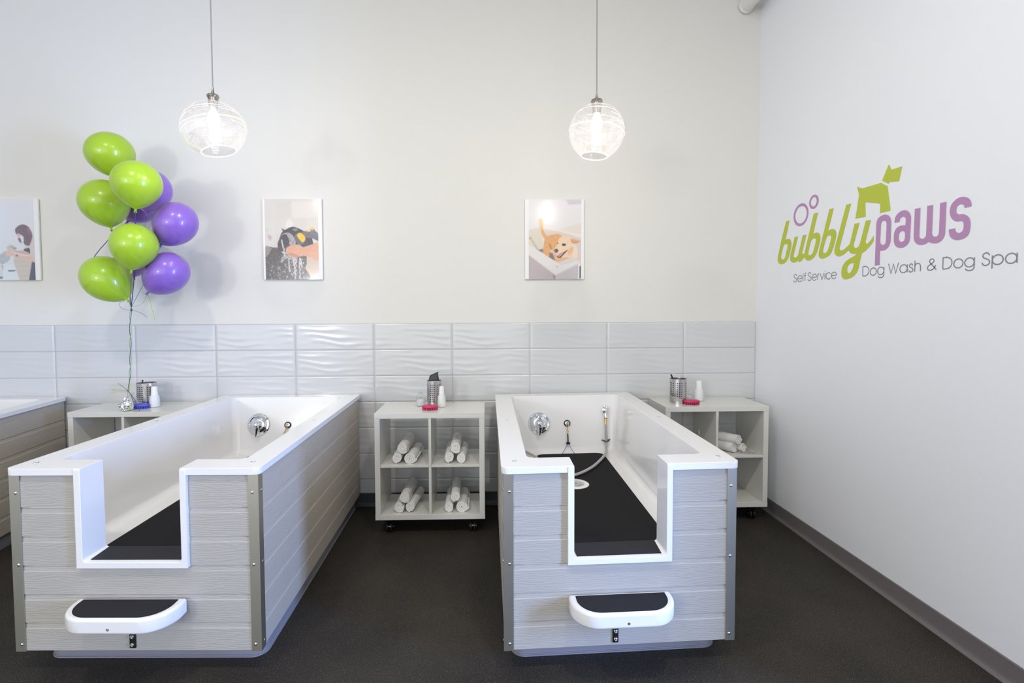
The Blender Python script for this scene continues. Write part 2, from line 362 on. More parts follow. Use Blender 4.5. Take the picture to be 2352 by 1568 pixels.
# wainscot of wavy glazed tiles
TW, TR, XJ, ZT = .612, .2051, -.5797, 1.4426
bm = bmesh.new(); rnd = random.Random(3)
def tile(x0, x1, z0, z1, X0, ph):
    g = .0010; nx = 36; nz = 22; x0 += g; x1 -= g; z0 += g; z1 -= g
    grid = []
    for i in range(nx+1):
        col = []
        for j in range(nz+1):
            x = x0 if i == 0 else x1 if i == nx else x0+.0012+(x1-x0-.0024)*(i-1)/(nx-2); z = z0 if j == 0 else z1 if j == nz else z0+.0012+(z1-z0-.0024)*(j-1)/(nz-2)
            u = (x-X0)/TW; v = (z-z0)/TR
            s = v*4.0+.30*math.sin(2*PI*(u*1.0+ph))*math.sin(PI*v)+.16*math.sin(2*PI*(u*2+ph*1.7+v))
            h = (1-abs(math.sin(PI*s)))**1.3*.0024*(.55+.45*math.sin(2*PI*(u+v*.6+ph)))
            h *= min(1, max(0, min(x-x0, x1-x)-.001)/.035)*min(1, max(0, min(z-z0, z1-z)-.001)/.008)
            e = min(i, nx-i)/1.0; f = min(j, nz-j)/1.0
            if e < 1 or f < 1: h = 0
            col.append(bm.verts.new((x, -.0012-h if (e >= 1 and f >= 1) else .0008, z)))
        grid.append(col)
    for i in range(nx):
        for j in range(nz): bm.faces.new((grid[i][j], grid[i+1][j], grid[i+1][j+1], grid[i][j+1]))
for c in range(-1, 15):
    x1 = XJ-c*TW; x0 = max(x1-TW, XL); X0 = x1-TW
    if c == -1: x0, x1 = XJ, 0.0
    if c == -1: X0 = XJ
    for r in range(7):
        z1 = ZT-r*TR; z0 = max(z1-TR, .102)
        if z1-z0 < .02: continue
        tile(x0, x1, z0, z1, X0, (c*.37+r*.21) % 1)
struct('wall_tile_wainscot', bm, M['tile'], 60).name = 'trim_1'
bm = boxm((XL, .0002, .1), (0, .003, ZT+.002)); struct('trim_2', bm, M['grout'])
def cove(path0, path1, nrm, m, name):
    p0, p1, n = Vector(path0), Vector(path1), Vector(nrm)
    prof = [(0, 0), (.022, 0), (.021, .003), (.013, .009), (.008, .018), (.006, .03), (.006, .098), (.003, .102), (0, .102)]
    bm = bmesh.new()
    A = [bm.verts.new(p0+n*d+Vector((0, 0, h))) for d, h in prof]; B = [bm.verts.new(p1+n*d+Vector((0, 0, h))) for d, h in prof]
    for i in range(len(prof)-1): bm.faces.new((A[i], A[i+1], B[i+1], B[i]))
    bm.faces.new(A); bm.faces.new(B[::-1])
    struct(name, bm, m)
cove((XL, 0, 0), (-.006, 0, 0), (0, -1, 0), M['base_dark'], 'baseboard_back')
cove((0, 0, 0), (0, -2.7, 0), (-1, 0, 0), M['base_grey'], 'baseboard_right')

# ------------------------------------------------------------------ tubs
TU, TV, RZ = 1.05, 1.83, .892
def make_tub(BL, BR, FL, FR, label, hose_out=False, group='dog washing tubs'):
    BL, BR, FL, FR = (Vector(p+(0,)) for p in (BL, BR, FL, FR))
    def Mp(u, v, z):
        s = u/TU; t = v/TV
        p = BL*(1-s)*(1-t)+BR*s*(1-t)+FL*(1-s)*t+FR*s*t
        return Vector((p.x, p.y, z))
    c = Mp(TU/2, TV/2, 0)
    root = thing('dog_wash_tub', label, 'tub', c, group)
    # --- shell
    b = bmesh.new(); prism(b, rounded(0, 0, TU, TV, (.03, .03, .03, .03)), RZ-.030, RZ)
    body = boxm((.085, .07, .44), (TU-.085, TV-.02, RZ-.01))
    flange = boxm((.287, TV-.05, .466), (.747, TV+.004, RZ-.004))
    cutb = bmesh.new()
    zt, zb = RZ+.1, .478
    def q(u0, v0, u1, v1, z): return [(u0, v0, z), (u1, v0, z), (u1, v1, z), (u0, v1, z)]
    k = .1/(RZ-zb)
    bt = q(.165, .20, TU-.155, TV-.133, zb); tp = q(.12-.045*k, .11-.09*k, TU-.115+.04*k, TV-.13, zt)
    va = [cutb.verts.new(p) for p in bt]; vb = [cutb.verts.new(p) for p in tp]
    cutb.faces.new(va[::-1]); cutb.faces.new(vb)
    for i in range(4): cutb.faces.new((va[i], va[(i+1) % 4], vb[(i+1) % 4], vb[i]))
    bmesh.ops.recalc_face_normals(cutb, faces=cutb.faces)
    ed = [e for e in cutb.edges if not all(v.co.z > RZ for v in e.verts)]
    bmesh.ops.bevel(cutb, geom=ed, offset=.04, segments=8, affect='EDGES', profile=.5)
    cutn = boxm((.314, TV-.40, .492), (.722, TV+.1, RZ+.2), .014, 3)
    me = evaluate(b, cut=[cutb, cutn], add=[body, flange], bevel=.010, seg=4)
    for v in me.vertices: v.co = Mp(*v.co)
    shell = obj('tub_shell', me, M['acrylic'], root, 0)
    # --- cladding boards
    def boards(rects, face, nsign, name, m):
        """face(a, out, z) -> point; boards run along a"""
        bm = bmesh.new()
        prof = lambda z0, z1: [(.0, z0), (.0, z1-.027), (-.0020, z1-.0245), (-.0030, z1-.007), (-.0095, z1), (-.02, z1), (-.02, z0)]
        for a0, a1, z0, z1, full1 in rects:
            P = prof(z0, full1)
            P = [(o, min(z, z1)) for o, z in P]
            A = [bm.verts.new(face(a0, o, z)) for o, z in P]; B = [bm.verts.new(face(a1, o, z)) for o, z in P]
            for i in range(len(P)): bm.faces.new((A[i], A[(i+1) % len(P)], B[(i+1) % len(P)], B[i]))
            bm.faces.new(A[::-1]); bm.faces.new(B)
        bmesh.ops.remove_doubles(bm, verts=bm.verts, dist=1e-5)
        return obj(name, bm, m, root, 25)
    zs = [.10, .222, .346, .471, .597, .722, .8625]
    fr = []
    for i in range(6):
        if i < 3: fr.append((.02, TU-.02, zs[i], zs[i+1], zs[i+1]))
        else:
            fr.append((.02, .295, zs[i], zs[i+1], zs[i+1])); fr.append((.74, TU-.02, zs[i], zs[i+1], zs[i+1]))
    boards(fr, lambda a, o, z: Mp(a, TV-.014+o, z), 1, 'front_cladding', M['board_f'])
    sd = [(.02, TV-.02, zs[i], zs[i+1], zs[i+1]) for i in range(6)]
    boards(sd, lambda a, o, z: Mp(TU-.014+o, a, z), 1, 'side_cladding', M['board_s'])
    boards(sd, lambda a, o, z: Mp(.014-o, a, z), 1, 'side_cladding', M['board_s'])
    bm = bmesh.new(); box(bm, (.03, .03, .10), (TU-.03, .045, RZ-.03), mapf=Mp); obj('back_panel', bm, M['plinth'], root)
    # --- metal corner trims with rivets
    for sgn in (0, 1):
        def X(u): return TU-u if sgn else u
        bm = bmesh.new()
        P = [(.010, TV-.010), (.052, TV-.010), (.052, TV-.0125), (.0125, TV-.0125), (.0125, TV-.052), (.010, TV-.052)]
        prism(bm, [(X(a), b_) for a, b_ in P], .098, .8625, Mp)
        tr = obj('corner_trim', bm, M['steel_dark'], root)
        for z in (.785, .475, .128):
            for p, ax in ((Mp(X(.036), TV-.010, z), (0, -1, 0)), (Mp(X(.010), TV-.040, z), (1 if sgn else -1, 0, 0))):
                r = lathe(bmesh.new(), [(.0065, -.002), (.006, .0012), (.003, .0030), (0, .0034)], p, ax, 12)
                obj('rivet', r, M['rivet'], tr)
    # --- plinth
    bm = bmesh.new(); prism(bm, rounded(.05, .04, TU-.045, TV-.115, (.01, .01, .06, .06)), .006, .112, Mp)
    prism(bm, rounded(.046, .04, TU-.041, TV-.108, (.01, .01, .065, .065)), 0, .010, Mp, .004)
    obj('plinth', bm, M['plinth'], root)
    # --- mats
    bm = bmesh.new()
    prism(bm, rounded(.295, .27, .79, TV-.15, (.05, .06, .05, .012)), .4775, .4915, Mp, .002)
    obj('floor_mat', bm, M['rubber'], root)
    bm = bmesh.new()
    prism(bm, [(.330, TV-.02), (.706, TV-.02), (.714, TV-.142), (.322, TV-.142)], .4915, .4955, Mp, .001)
    obj('sill_mat', bm, M['rubber_step'], root)
    # --- drain
    d = lathe(bmesh.new(), [(.0, .0), (.086, 0), (.088, .004), (.082, .0075), (.062, .0075), (.058, .003), (0, .003)], Mp(.470, .92, .4905), (0, 0, 1), 40, cap=False)
    dr = obj('drain', d, M['acrylic'], root)
    d = lathe(bmesh.new(), [(.057, 0), (.057, .003), (.052, .0045), (.046, .003), (.035, .0005), (.034, .003), (.018, .004), (.017, .001), (.008, .001), (.007, .006), (0, .007)], Mp(.470, .92, .4938), (0, 0, 1), 40)
    obj('strainer', d, M['steel'], dr)
    # --- rim screws
    for u, v in ((.062, .035), (TU-.062, .035), (.060, .92), (TU-.060, .92), (.062, TV-.085), (TU-.062, TV-.085)):
        p = Mp(u, v, RZ)
        d = lathe(bmesh.new(), [(.0115, -.001), (.0110, .0012), (.008, .0034), (.0035, .0040), (.003, .0020), (0, .0020)], p, (0, 0, 1), 16)
        obj('screw', d, M['chrome'], root)
    # --- mixer valve on the back wall of the basin
    if True:
        vy = lambda z: .118+(.882-z)*.215     # back wall leans forward
        n = (Mp(.5, 1, 0)-Mp(.5, 0, 0)).normalized(); ax = Vector((n.x, n.y, .2)).normalized()
        p = Mp(.325, vy(.695), .695)
        d = lathe(bmesh.new(), [(.083, -.004), (.083, .002), (.078, .008), (.066, .011), (.060, .008), (.056, .010), (.047, .016), (.036, .018), (.031, .018), (.030, .045), (.026, .050), (0, .050)], p, ax, 48)
        mv = obj('mixer_valve', d, M['chrome'], root)
        q0 = p+ax*.052
        dn = Vector((0.012, 0, -1)).normalized()
        bm = bmesh.new()
        t = bmesh.new(); bmesh.ops.create_uvsphere(t, u_segments=20, v_segments=14, radius=1)
        for v in t.verts:
            a = v.co.copy()
            zz = a.z; taper = 1-.30*max(0, -zz) - .25*max(0, -zz)**3
            v.co = q0+Vector((a.x*.027*taper, 0, 0))+ax*(a.y*.016+.006)+dn*(-zz*.086+.010 if zz < 0 else -zz*.028+.010)
        merge(bm, t); obj('lever', bm, M['chrome'], mv)
        # tether ring
        p = Mp(.541, vy(.690), .690)
        d = lathe(bmesh.new(), [(.0245, -.003), (.0245, .004), (.0205, .0065), (.0185, .004), (0, .004)], p, ax, 28)
        tr = obj('tether_mount', d, M['black'], root)
        d = lathe(bmesh.new(), [(.018, .002), (.017, .006), (.006, .008), (.005, .010), (0, .010)], p, ax, 24); obj('washer', d, M['steel'], tr)
        bm = bmesh.new(); cc = p+ax*.014+Vector((0, 0, -.006))
        tube(bm, [cc+Vector((0, 0, 1))*(.012*math.cos(a))+ax*(.012*math.sin(a)) for a in [2*PI*i/16 for i in range(16)]], .0026, 8, closed=True)
        obj('eye_ring', bm, M['steel'], tr)
        root_info = dict(Mp=Mp, ring=cc, ax=ax, vy=vy)
        # sprayer, hose and clip
        p = Mp(.832, vy(.785)+.012, .785)
        d = lathe(bmesh.new(), [(0, 0), (.018, .001), (.026, .006), (.028, .012), (.025, .020), (.012, .026), (0, .028)], p, ax, 28, sy=1.2); 
        sp = obj('wall_elbow', d, M['chrome'], root)
        pts = [Mp(.832, vy(.78)+.022, .778), Mp(.833, vy(.74)+.026, .750), Mp(.833, vy(.72)+.024, .728)]
        bm = tube(bmesh.new(), pts, lambda t: .014-.001*t, 16); obj('outlet', bm, M['chrome'], sp)
        bm = tube(bmesh.new(), [Mp(.833, vy(.72)+.024, .729), Mp(.833, vy(.72)+.024, .7245)], .0125, 16); obj('gasket', bm, M['black'], sp)
        bm = tube(bmesh.new(), [Mp(.833, vy(.72)+.024, .7245), Mp(.833, vy(.70)+.023, .700)], .0115, 12); tube(bm, [Mp(.833, vy(.70)+.023, .701), Mp(.834, vy(.67)+.022, .672)], .0085, 12)
        obj('hose_fitting', bm, M['brass'], sp)
        pts = [Mp(.834, vy(.68)+.022, .680), Mp(.834, vy(.62)+.018, .62), Mp(.833, vy(.56)+.014, .56), Mp(.826, vy(.5)+.03, .515), Mp(.80, .33, .505)]+([Mp(.72, .50, .503), Mp(.62, .66, .502), Mp(.50, .78, .502), Mp(.42, .78, .502), Mp(.34, .60, .502), Mp(.285, .38, .502), Mp(.235, .26, .502), Mp(.21, .235, .505)] if hose_out else [Mp(.80, .50, .502), Mp(.83, .62, .50), Mp(.86, .70, .50)])
        bm = tube(bmesh.new(), pts, .0098, 12, smooth=8); obj('shower_hose', bm, M['hose'], root)
        bm = bmesh.new(); z = .562
        pts = [Mp(.800, vy(z)+.002, z+.001), Mp(.816, vy(z)+.003, z-.001), Mp(.822, vy(z)+.024, z-.003), Mp(.833, vy(z)+.028, z-.004), Mp(.845, vy(z)+.024, z-.002), Mp(.850, vy(z)+.003, z+.001), Mp(.866, vy(z)+.002, z+.003)]
        tube(bm, pts, .0085, 8, smooth=4, flat=.4); cl = obj('hose_clip', bm, M['black'], root)
        for u in (.804, .862):
            d = lathe(bmesh.new(), [(.004, 0), (.004, .004), (.002, .006), (0, .006)], Mp(u, vy(z)+.003, z+.001), ax, 10); obj('clip_screw', d, M['rivet'], cl)
    # --- step on the front
    u0, u1 = .290, .738; v0 = TV-.006; v1 = TV+.155
    ol = [(u0, v0), (u1, v0)]+[(u1-.11+.11*math.cos(a)+.0, v0+.035+.12*math.sin(a)) for a in [PI/2*i/16 for i in range(0, 17)]]+[(u0+.11-.11*math.sin(a), v0+.035+.12*math.cos(a)) for a in [PI/2*i/16 for i in range(0, 17)]]
    t = bmesh.new(); prism(t, ol, .272, .336)
    me = evaluate(t, bevel=.012, seg=4)
    for v in me.vertices: v.co = Mp(*v.co)
    stp = obj('front_step', me, M['acrylic'], root, 0)
    iu = []
    cu, cv_ = (u0+u1)/2, (v0+v1)/2
    for a, b_ in ol: iu.append((cu+(a-cu)*.875, cv_+.001+(b_-cv_)*.80))
    bm = bmesh.new(); prism(bm, iu, .3345, .3385, Mp, .0015); obj('step_tread', bm, M['rubber_step'], stp)
    d = lathe(bmesh.new(), [(.006, -.002), (.0055, .002), (.002, .003), (0, .002)], Mp(.515, TV+.1485, .296), (0, -1, 0), 14); obj('screw', d, M['steel'], stp)
    bm = bmesh.new(); box(bm, (.487, TV-.016, .112), (.513, TV-.008, .180), .003, mapf=Mp); box(bm, (.487, TV-.016, .17), (.513, TV-.010, .276), mapf=Mp)
    box(bm, (.487, TV-.012, .268), (.513, TV+.06, .274), mapf=Mp)
    bk = obj('step_bracket', bm, M['black'], root)
    for z in (.128, .163):
        d = lathe(bmesh.new(), [(.0085, -.001), (.0085, .002), (.005, .005), (.0045, .002), (0, .002)], Mp(.50, TV-.0075, z), (0, -1, 0), 12); obj('bolt', d, M['rivet'], bk)
    return root, root_info
tubL, infL = make_tub((-4.185, -.012), (-3.135, -.012), (-4.180, -1.820), (-3.105, -1.850), 'white tub with grey board cladding, left of the middle shelf unit')
tubR, infR = make_tub((-2.084, -.078), (-1.030, -.012), (-2.092, -1.882), (-1.058, -1.838), 'white tub with grey board cladding, hose and drain in view', True)
tubF, infF = make_tub((-6.43, -.012), (-5.385, -.012), (-6.10, -2.0), (-5.08, -1.82), 'white tub cut off by the left edge, mostly its side boards showing')

# grooming loops on the tether rings
def loop(inf, label, swing):
    Mp, r0, ax = inf['Mp'], inf['ring'], inf['ax']
    root = thing('grooming_loop', label, 'leash', r0+Vector((0, 0, -.18)), 'grooming loops hanging in the tubs')
    d = Vector(swing)
    P = lambda s, o=0, h=0: r0+Vector((0, 0, -.010))+ax*(.004+h)+d*s+Vector((o, 0, 0))
    bm = bmesh.new()
    for s0, s1, w_ in ((-.008, .018, .009), (.013, .042, .0035), (.038, .060, .009)):
        mid = (s0+s1)/2
        pts = [P(mid+(s1-s0)/2*math.cos(a), w_*.8*math.sin(a)) for a in [2*PI*i/14 for i in range(14)]]
        tube(bm, pts, .0021, 7, closed=True)
    obj('snap_hook', bm, M['brass'], root)
    bm = tube(bmesh.new(), [P(.057), P(.066), P(.070), P(.116), P(.119)], lambda t: .0048 if .2 < t < .9 else .002, 10); obj('sleeve', bm, M['black'], root)
    e = P(.126); bm = boxm(e+Vector((-.014, -.007, -.009)), e+Vector((.014, .009, .008)), .003); obj('slider', bm, M['black'], root)
    bm = bmesh.new()
    pts = [e+Vector((-.004, 0, -.006)), e+Vector((-.034, -.02, -.052)), e+Vector((-.074, -.06, -.088)), e+Vector((-.08, -.14, -.092)), e+Vector((0, -.17, -.093)), e+Vector((.060, -.13, -.092)), e+Vector((.058, -.06, -.088)), e+Vector((.030, -.02, -.052)), e+Vector((.004, 0, -.006))]
    tube(bm, pts, .0017, 6, smooth=8); obj('cable', bm, M['blue_cord'], root)
loop(infR, 'blue cable grooming loop hanging by a brass snap beside the hose', (0, -.25, -1))
loop(infL, 'grooming loop with brass snap hanging behind the rim of the tub left of middle', (-.35, -.25, -.9))

# ------------------------------------------------------------------ shelf units
CW, CD, CH, CZ = .750, .39, .737, .109
def make_unit(x, y, label):
    root = thing('shelf_unit', label, 'shelf', (x+CW/2, y+CD/2, 0), 'white open shelf units on casters')
    B = lambda n, a, b, bev=.0012: obj(n, boxm((x+a[0], y+a[1], CZ+a[2]), (x+b[0], y+b[1], CZ+b[2]), bev, 1), M['melamine'], root)
    B('top_board', (-.001, -.001, CH-.036), (CW+.001, CD, CH)); B('bottom_board', (-.001, -.001, 0), (CW+.001, CD, .036))
    B('side_board', (0, 0, .0365), (.036, CD, CH-.0365)); B('side_board', (CW-.036, 0, .0365), (CW, CD, CH-.0365))
    cx = CW/2+.001; zm = CZ+.370-.001
    B('divider', (cx-.009, .001, .0365), (cx+.009, CD, CH-.0365))
    B('shelf', (.0365, .002, .362), (cx-.0095, CD, .379)); B('shelf', (cx+.0095, .002, .362), (CW-.0365, CD, .379))
    for u, v in ((.05, .03), (CW-.05, .03), (.05, CD-.03), (CW-.05, CD-.03)):
        d = lathe(bmesh.new(), [(.0045, 0), (.004, .0006), (0, .0006)], (x+u-(.03 if u < .3 else -.03), y+v, CZ+CH), (0, 0, 1), 10); obj('screw_cap', d, M['grout'], root)
    for u, v in ((.085, .055), (CW-.085, .055), (.085, CD-.055), (CW-.085, CD-.055)):
        bm = bmesh.new(); X, Y = x+u, y+v
        box(bm, (X-.022, Y-.022, CZ-.004), (X+.022, Y+.022, CZ-.0002), .001, 1)
        box(bm, (X-.010, Y-.014, CZ-.022), (X+.010, Y+.014, CZ-.003), .002, 1)
        box(bm, (X-.024, Y-.012, CZ-.070), (X-.020, Y+.022, CZ-.018), .001, 1); box(bm, (X+.020, Y-.012, CZ-.070), (X+.024, Y+.022, CZ-.018), .001, 1)
        box(bm, (X-.024, Y-.012, CZ-.022), (X+.024, Y+.016, CZ-.018), .001, 1)
        ca = obj('caster', bm, M['black'], root)
        bm = bmesh.new()
        for s in (-.013, .013):
            lathe(bm, [(.020, -.0065), (.035, -.0065), (.0375, -.003), (.0375, .003), (.035, .0065), (.020, .0065)], (X+s, Y+.012, .0376), (1, 0, 0), 28)
        obj('wheel', bm, M['black'], ca)
        bm = bmesh.new()
        lathe(bm, [(.007, -.026), (.007, .026)], (X, Y+.012, .0376), (1, 0, 0), 12); obj('axle', bm, M['steel'], ca)
    return root
make_unit(-2.915, -.540, 'white shelf unit with rolled towels in all four cells')
make_unit(-.865, -.402, 'white shelf unit on casters in the corner by the wall with the logo')
make_unit(-5.071, -.402, 'white shelf unit under the balloons with empty upper left cell')

# ------------------------------------------------------------------ rolled towels
def towel_mesh(seed, r=.038, Lh=.30, sx=1.0, turns=3.6):
    rd = random.Random(seed); bm = bmesh.new(); n = 26; th = r/(turns+.35)
    ns = int(turns*n); nl = 12; fz = [rd.uniform(-.004, .004) for _ in range(ns+1)]
    def pt(i, j, side):
        a = 2*PI*i/n; rr = .004+(r-th*.5-.004)*i/ns+(th*.36 if side else -th*.36)
        rr *= 1+.045*math.sin(a*2+seed)+.03*math.sin(a*3+2*seed+j*.4)
        y = Lh*(j/nl-.5)+(fz[i]*.5+.003*math.sin(a+seed)-.0035*(i/ns))*(1 if j in (0, nl) else 0)
        rr *= 1-.03*math.sin(j*1.3+seed)
        return (rr*math.cos(a+seed)*sx, y, rr*math.sin(a+seed))
    G = [[[bm.verts.new(pt(i, j, s)) for j in range(nl+1)] for i in range(ns+1)] for s in (0, 1)]
    for s in (0, 1):
        for i in range(ns):
            for j in range(nl):
                f = (G[s][i][j], G[s][i+1][j], G[s][i+1][j+1], G[s][i][j+1]); bm.faces.new(f if s else f[::-1])
    for i in range(ns):
        for j in (0, nl): bm.faces.new((G[0][i][j], G[1][i][j], G[1][i+1][j], G[0][i+1][j]))
    for j in range(nl):
        for i in (0, ns): bm.faces.new((G[0][i][j], G[0][i][j+1], G[1][i][j+1], G[1][i][j]))
    # soft core so the roll is closed in the middle
    lathe(bm, [(.005, -Lh*.49), (.006, 0), (.005, Lh*.49)], ax=(0, 1, 0), n=10)
    zmin = min(v.co.z for v in bm.verts)
    for v in bm.verts: v.co.z -= zmin
    me = bpy.data.meshes.new('towel'); bmesh.ops.recalc_face_normals(bm, faces=bm.faces); bm.to_mesh(me); bm.free()
    me.materials.append(M['towel']); me.shade_smooth(); me.set_sharp_from_angle(angle=math.radians(50))
    return me
TM = [towel_mesh(1), towel_mesh(2, .040, sx=1.05), towel_mesh(3, .037), towel_mesh(5, .041, sx=1.12, turns=3.2), towel_mesh(8, .036, turns=4)]
tproto = None
def towel(x, y, z, mi, rz, label, group):
    global tproto
    if tproto is None:
        o = tproto = bpy.data.objects.new('rolled_towel', TM[mi]); C.objects.link(o)
    else:
        o = tproto.copy(); o.data = TM[mi]; C.objects.link(o)
    o.location = (x, y, z); o.rotation_euler = (0, 0, rz)
    tag(o, label, 'towel', group)
ZS, ZB = CZ+.3795, CZ+.0365
ux, uy = -2.915, -.540
cells = [('upper left', ux+.036, ZS, (.112, .199, .146), (0, 3, 1), (.02, -.06, -.03)), ('upper right', ux+.394, ZS, (.113, .192, .155), (0, 4, 1), (.03, -.03, .01)),
         ('lower left', ux+.036, ZB, (.118, .198, .160), (2, 0, 1), (-.02, -.10, -.04)), ('lower right', ux+.394, ZB, (.105, .198, .153), (4, 3, 0), (.02, 0, .03))]
for nm, cx, z, xs, mi, rz in cells:
    for k in range(3):
        ps = ['bottom left of three', 'bottom right of three', 'topmost of three']
        lab = 'rolled white towel, %s, %s cell of middle shelf unit' % (ps[k], nm)
        yy = uy+.04+.15+(.005 if k == 2 else 0); xx = cx+xs[k]+.15*math.sin(-rz[k])
        towel(xx, yy, z+(.0655 if k == 2 else 0), mi[k], rz[k], lab, 'rolled towels in the middle shelf unit')
rx, ry = -.865, -.402
for k, (dx, dy, dz, mi, rz) in enumerate([(.455, .20, 0, 1, .55), (.525, .21, 0, 2, .62), (.475, .185, .066, 3, .62)]):
    lab = 'rolled white towel, %s in the shelf unit by the logo wall' % ['lower left of three', 'lower right of three', 'topmost of three'][k]
    towel(rx+dx, ry+dy, ZS+dz, mi, rz, lab, 'rolled towels in the right shelf unit')
bm = bmesh.new()
N1, N2 = 14, 10; gr = [[bm.verts.new((rx+.572+.12*i/N1-.05*(j/N2), ry+.06+.20*j/N2-.02*i/N1, ZS+.003+.004*abs(math.sin(i*1.1+j*.7))+.004*(i == N1))) for j in range(N2+1)] for i in range(N1+1)]
for i in range(N1):
    for j in range(N2): bm.faces.new((gr[i][j], gr[i+1][j], gr[i+1][j+1], gr[i][j+1]))
bmesh.ops.solidify(bm, geom=bm.faces[:], thickness=.0025)
tag(obj('towel', bm, M['towel']), 'thin white cloth lying flat right of the rolled towels by the logo wall', 'towel')

# ------------------------------------------------------------------ things on the shelf units
ZU = CZ+CH+.0004
def canister(x, y, r, h, label, oval=1.0, rot=0, sheen=None):
    root = thing('perforated_canister', label, 'canister', (x, y, ZU), 'perforated steel canisters')
    n = 96; nh = 34; bm = bmesh.new(); th = .0012
    def ring(rr, z): return [bm.verts.new((x+rr*oval*math.cos(2*PI*i/n+rot), y+rr*math.sin(2*PI*i/n+rot), ZU+z)) for i in range(n)]
    zz = [0, .012]+[h/.178*(.024+.0152*k)+e for k in range(9) for e in (0, .0066)]+[h-.008, h]
    R = [ring(r, z) for z in zz]; Q = [ring(r-th, z) for z in zz]
    def hole(i, k): return 2 <= k < 20 and k % 2 == 0 and (i % 16) in (0, 1, 4, 5, 8, 9)
    for k in range(len(zz)-1):
        for i in range(n):
            j = (i+1) % n
            if hole(i, k):
                bm.faces.new((R[k][i], R[k][j], Q[k][j], Q[k][i])); bm.faces.new((R[k+1][j], R[k+1][i], Q[k+1][i], Q[k+1][j]))
                if not hole(j, k): bm.faces.new((R[k][j], R[k+1][j], Q[k+1][j], Q[k][j]))
                if not hole((i-1) % n, k): bm.faces.new((R[k+1][i], R[k][i], Q[k][i], Q[k+1][i]))
                continue
            bm.faces.new((R[k][i], R[k][j], R[k+1][j], R[k+1][i])); bm.faces.new((Q[k][j], Q[k][i], Q[k+1][i], Q[k+1][j]))
    for i in range(n):
        j = (i+1) % n
        bm.faces.new((R[-1][i], R[-1][j], Q[-1][j], Q[-1][i]))
    bm.faces.new(R[0][::-1]); bm.faces.new(Q[1])
    obj('canister_body', bm, M['steel'], root, 40)
    bm = bmesh.new(); tube(bm, [(x+(r-.0005)*oval*math.cos(2*PI*i/48), y+(r-.0005)*math.sin(2*PI*i/48), ZU+h) for i in range(48)], .0016, 8, closed=True)
    obj('canister_rim', bm, M['steel'], root)
    # added black sleeve, stands in for the shade behind the holes
    bm = lathe(bmesh.new(), [(r-.006, .012), (r-.006, h-.035)], (x, y, ZU), n=48, sx=oval, cap=False); obj('hole_shade', bm, M['black'], root)
    return root
def comb(x, y, z0, kind, label):
    root = thing('grooming_comb' if kind != 'pen' else 'brush_handle', label, 'comb' if kind != 'pen' else 'brush', (x, y, z0))
    if kind == 'wedge':
        P = [(-.032, -.12), (.036, -.12), (.036, .012), (.032, .030), (.030, .048), (.034, .060), (.030, .062), (-.028, .036), (-.034, .026), (-.036, .0)]
        bm = bmesh.new(); prism(bm, P, -.008, .008, lambda a, b_, c_: (x+a, y+c_, z0+b_)); fr = obj('comb_frame', bm, M['black'], root)
        P2 = [(-.030, -.02), (.026, -.02), (.026, .012), (.023, .030), (.022, .049), (-.024, .030), (-.029, .02)]
        bm = bmesh.new(); prism(bm, P2, -.0105, -.0075, lambda a, b_, c_: (x+a, y+c_, z0+b_)); obj('comb_face', bm, M['comb'], fr)
    elif kind == 'comb':
        bm = bmesh.new(); box(bm, (x, y-.004, z0-.13), (x+.009, y+.004, z0+.014), .002); fr = obj('spine', bm, M['black'], root)
        bm = bmesh.new()
        for k in range(10): box(bm, (x-.018, y-.001, z0+.012-k*.0035), (x, y+.001, z0+.0135-k*.0035))
        obj('teeth', bm, M['steel'], root)
    else:
        bm = tube(bmesh.new(), [(x-.012, y, z0+.024), (x-.011, y, z0+.018), (x-.003, y, z0), (x+.028, y+.01, z0-.12)], .0055, 12); obj('handle', bm, M['black'], root)
        bm = boxm((x+.012, y, z0-.13), (x+.040, y+.02, z0-.10), .004); obj('head', bm, M['black'], root)
def bottle(x, y, r, h, label, kind='white', top=None):
    root = thing('pump_bottle' if kind == 'white' else 'clear_bottle', label, 'bottle', (x, y, ZU))
    hb = h*.58
    bm = lathe(bmesh.new(), [(r*.85, 0), (r, .004), (r*.97, hb*.55), (r*.88, hb*.90), (r*.80, hb*.97), (r*.5, hb)], (x, y, ZU), n=32)
    obj('bottle_body', bm, M['frost'] if kind == 'white' else M['clear_pl'], root)
    bm = lathe(bmesh.new(), [(r*.66, hb-.002), (r*.66, hb+.012), (r*.62, hb+.02), (r*.56, h-.004), (r*.50, h), (0, h)], (x, y, ZU), n=28)
    obj('cap', bm, M['white_pl'], root)
    return root
def clear_jar(x, y, r, h, label):
    root = thing('clear_jar', label, 'jar', (x, y, ZU))
    bm = lathe(bmesh.new(), [(r*.9, 0), (r, .005), (r, h*.55), (r*.85, h*.72), (r*.42, h*.82), (r*.40, h*.86), (r*.44, h*.86), (r*.44, h*.98), (r*.3, h), (0, h)], (x, y, ZU), n=28)
    obj('jar_body', bm, M['clear_pl'], root)
    bm = lathe(bmesh.new(), [(r*.86, .004), (r*.93, .01), (r*.93, h*.40), (r*.6, h*.46), (0, h*.44)], (x, y, ZU), n=24); obj('contents', bm, M['frost'], root)
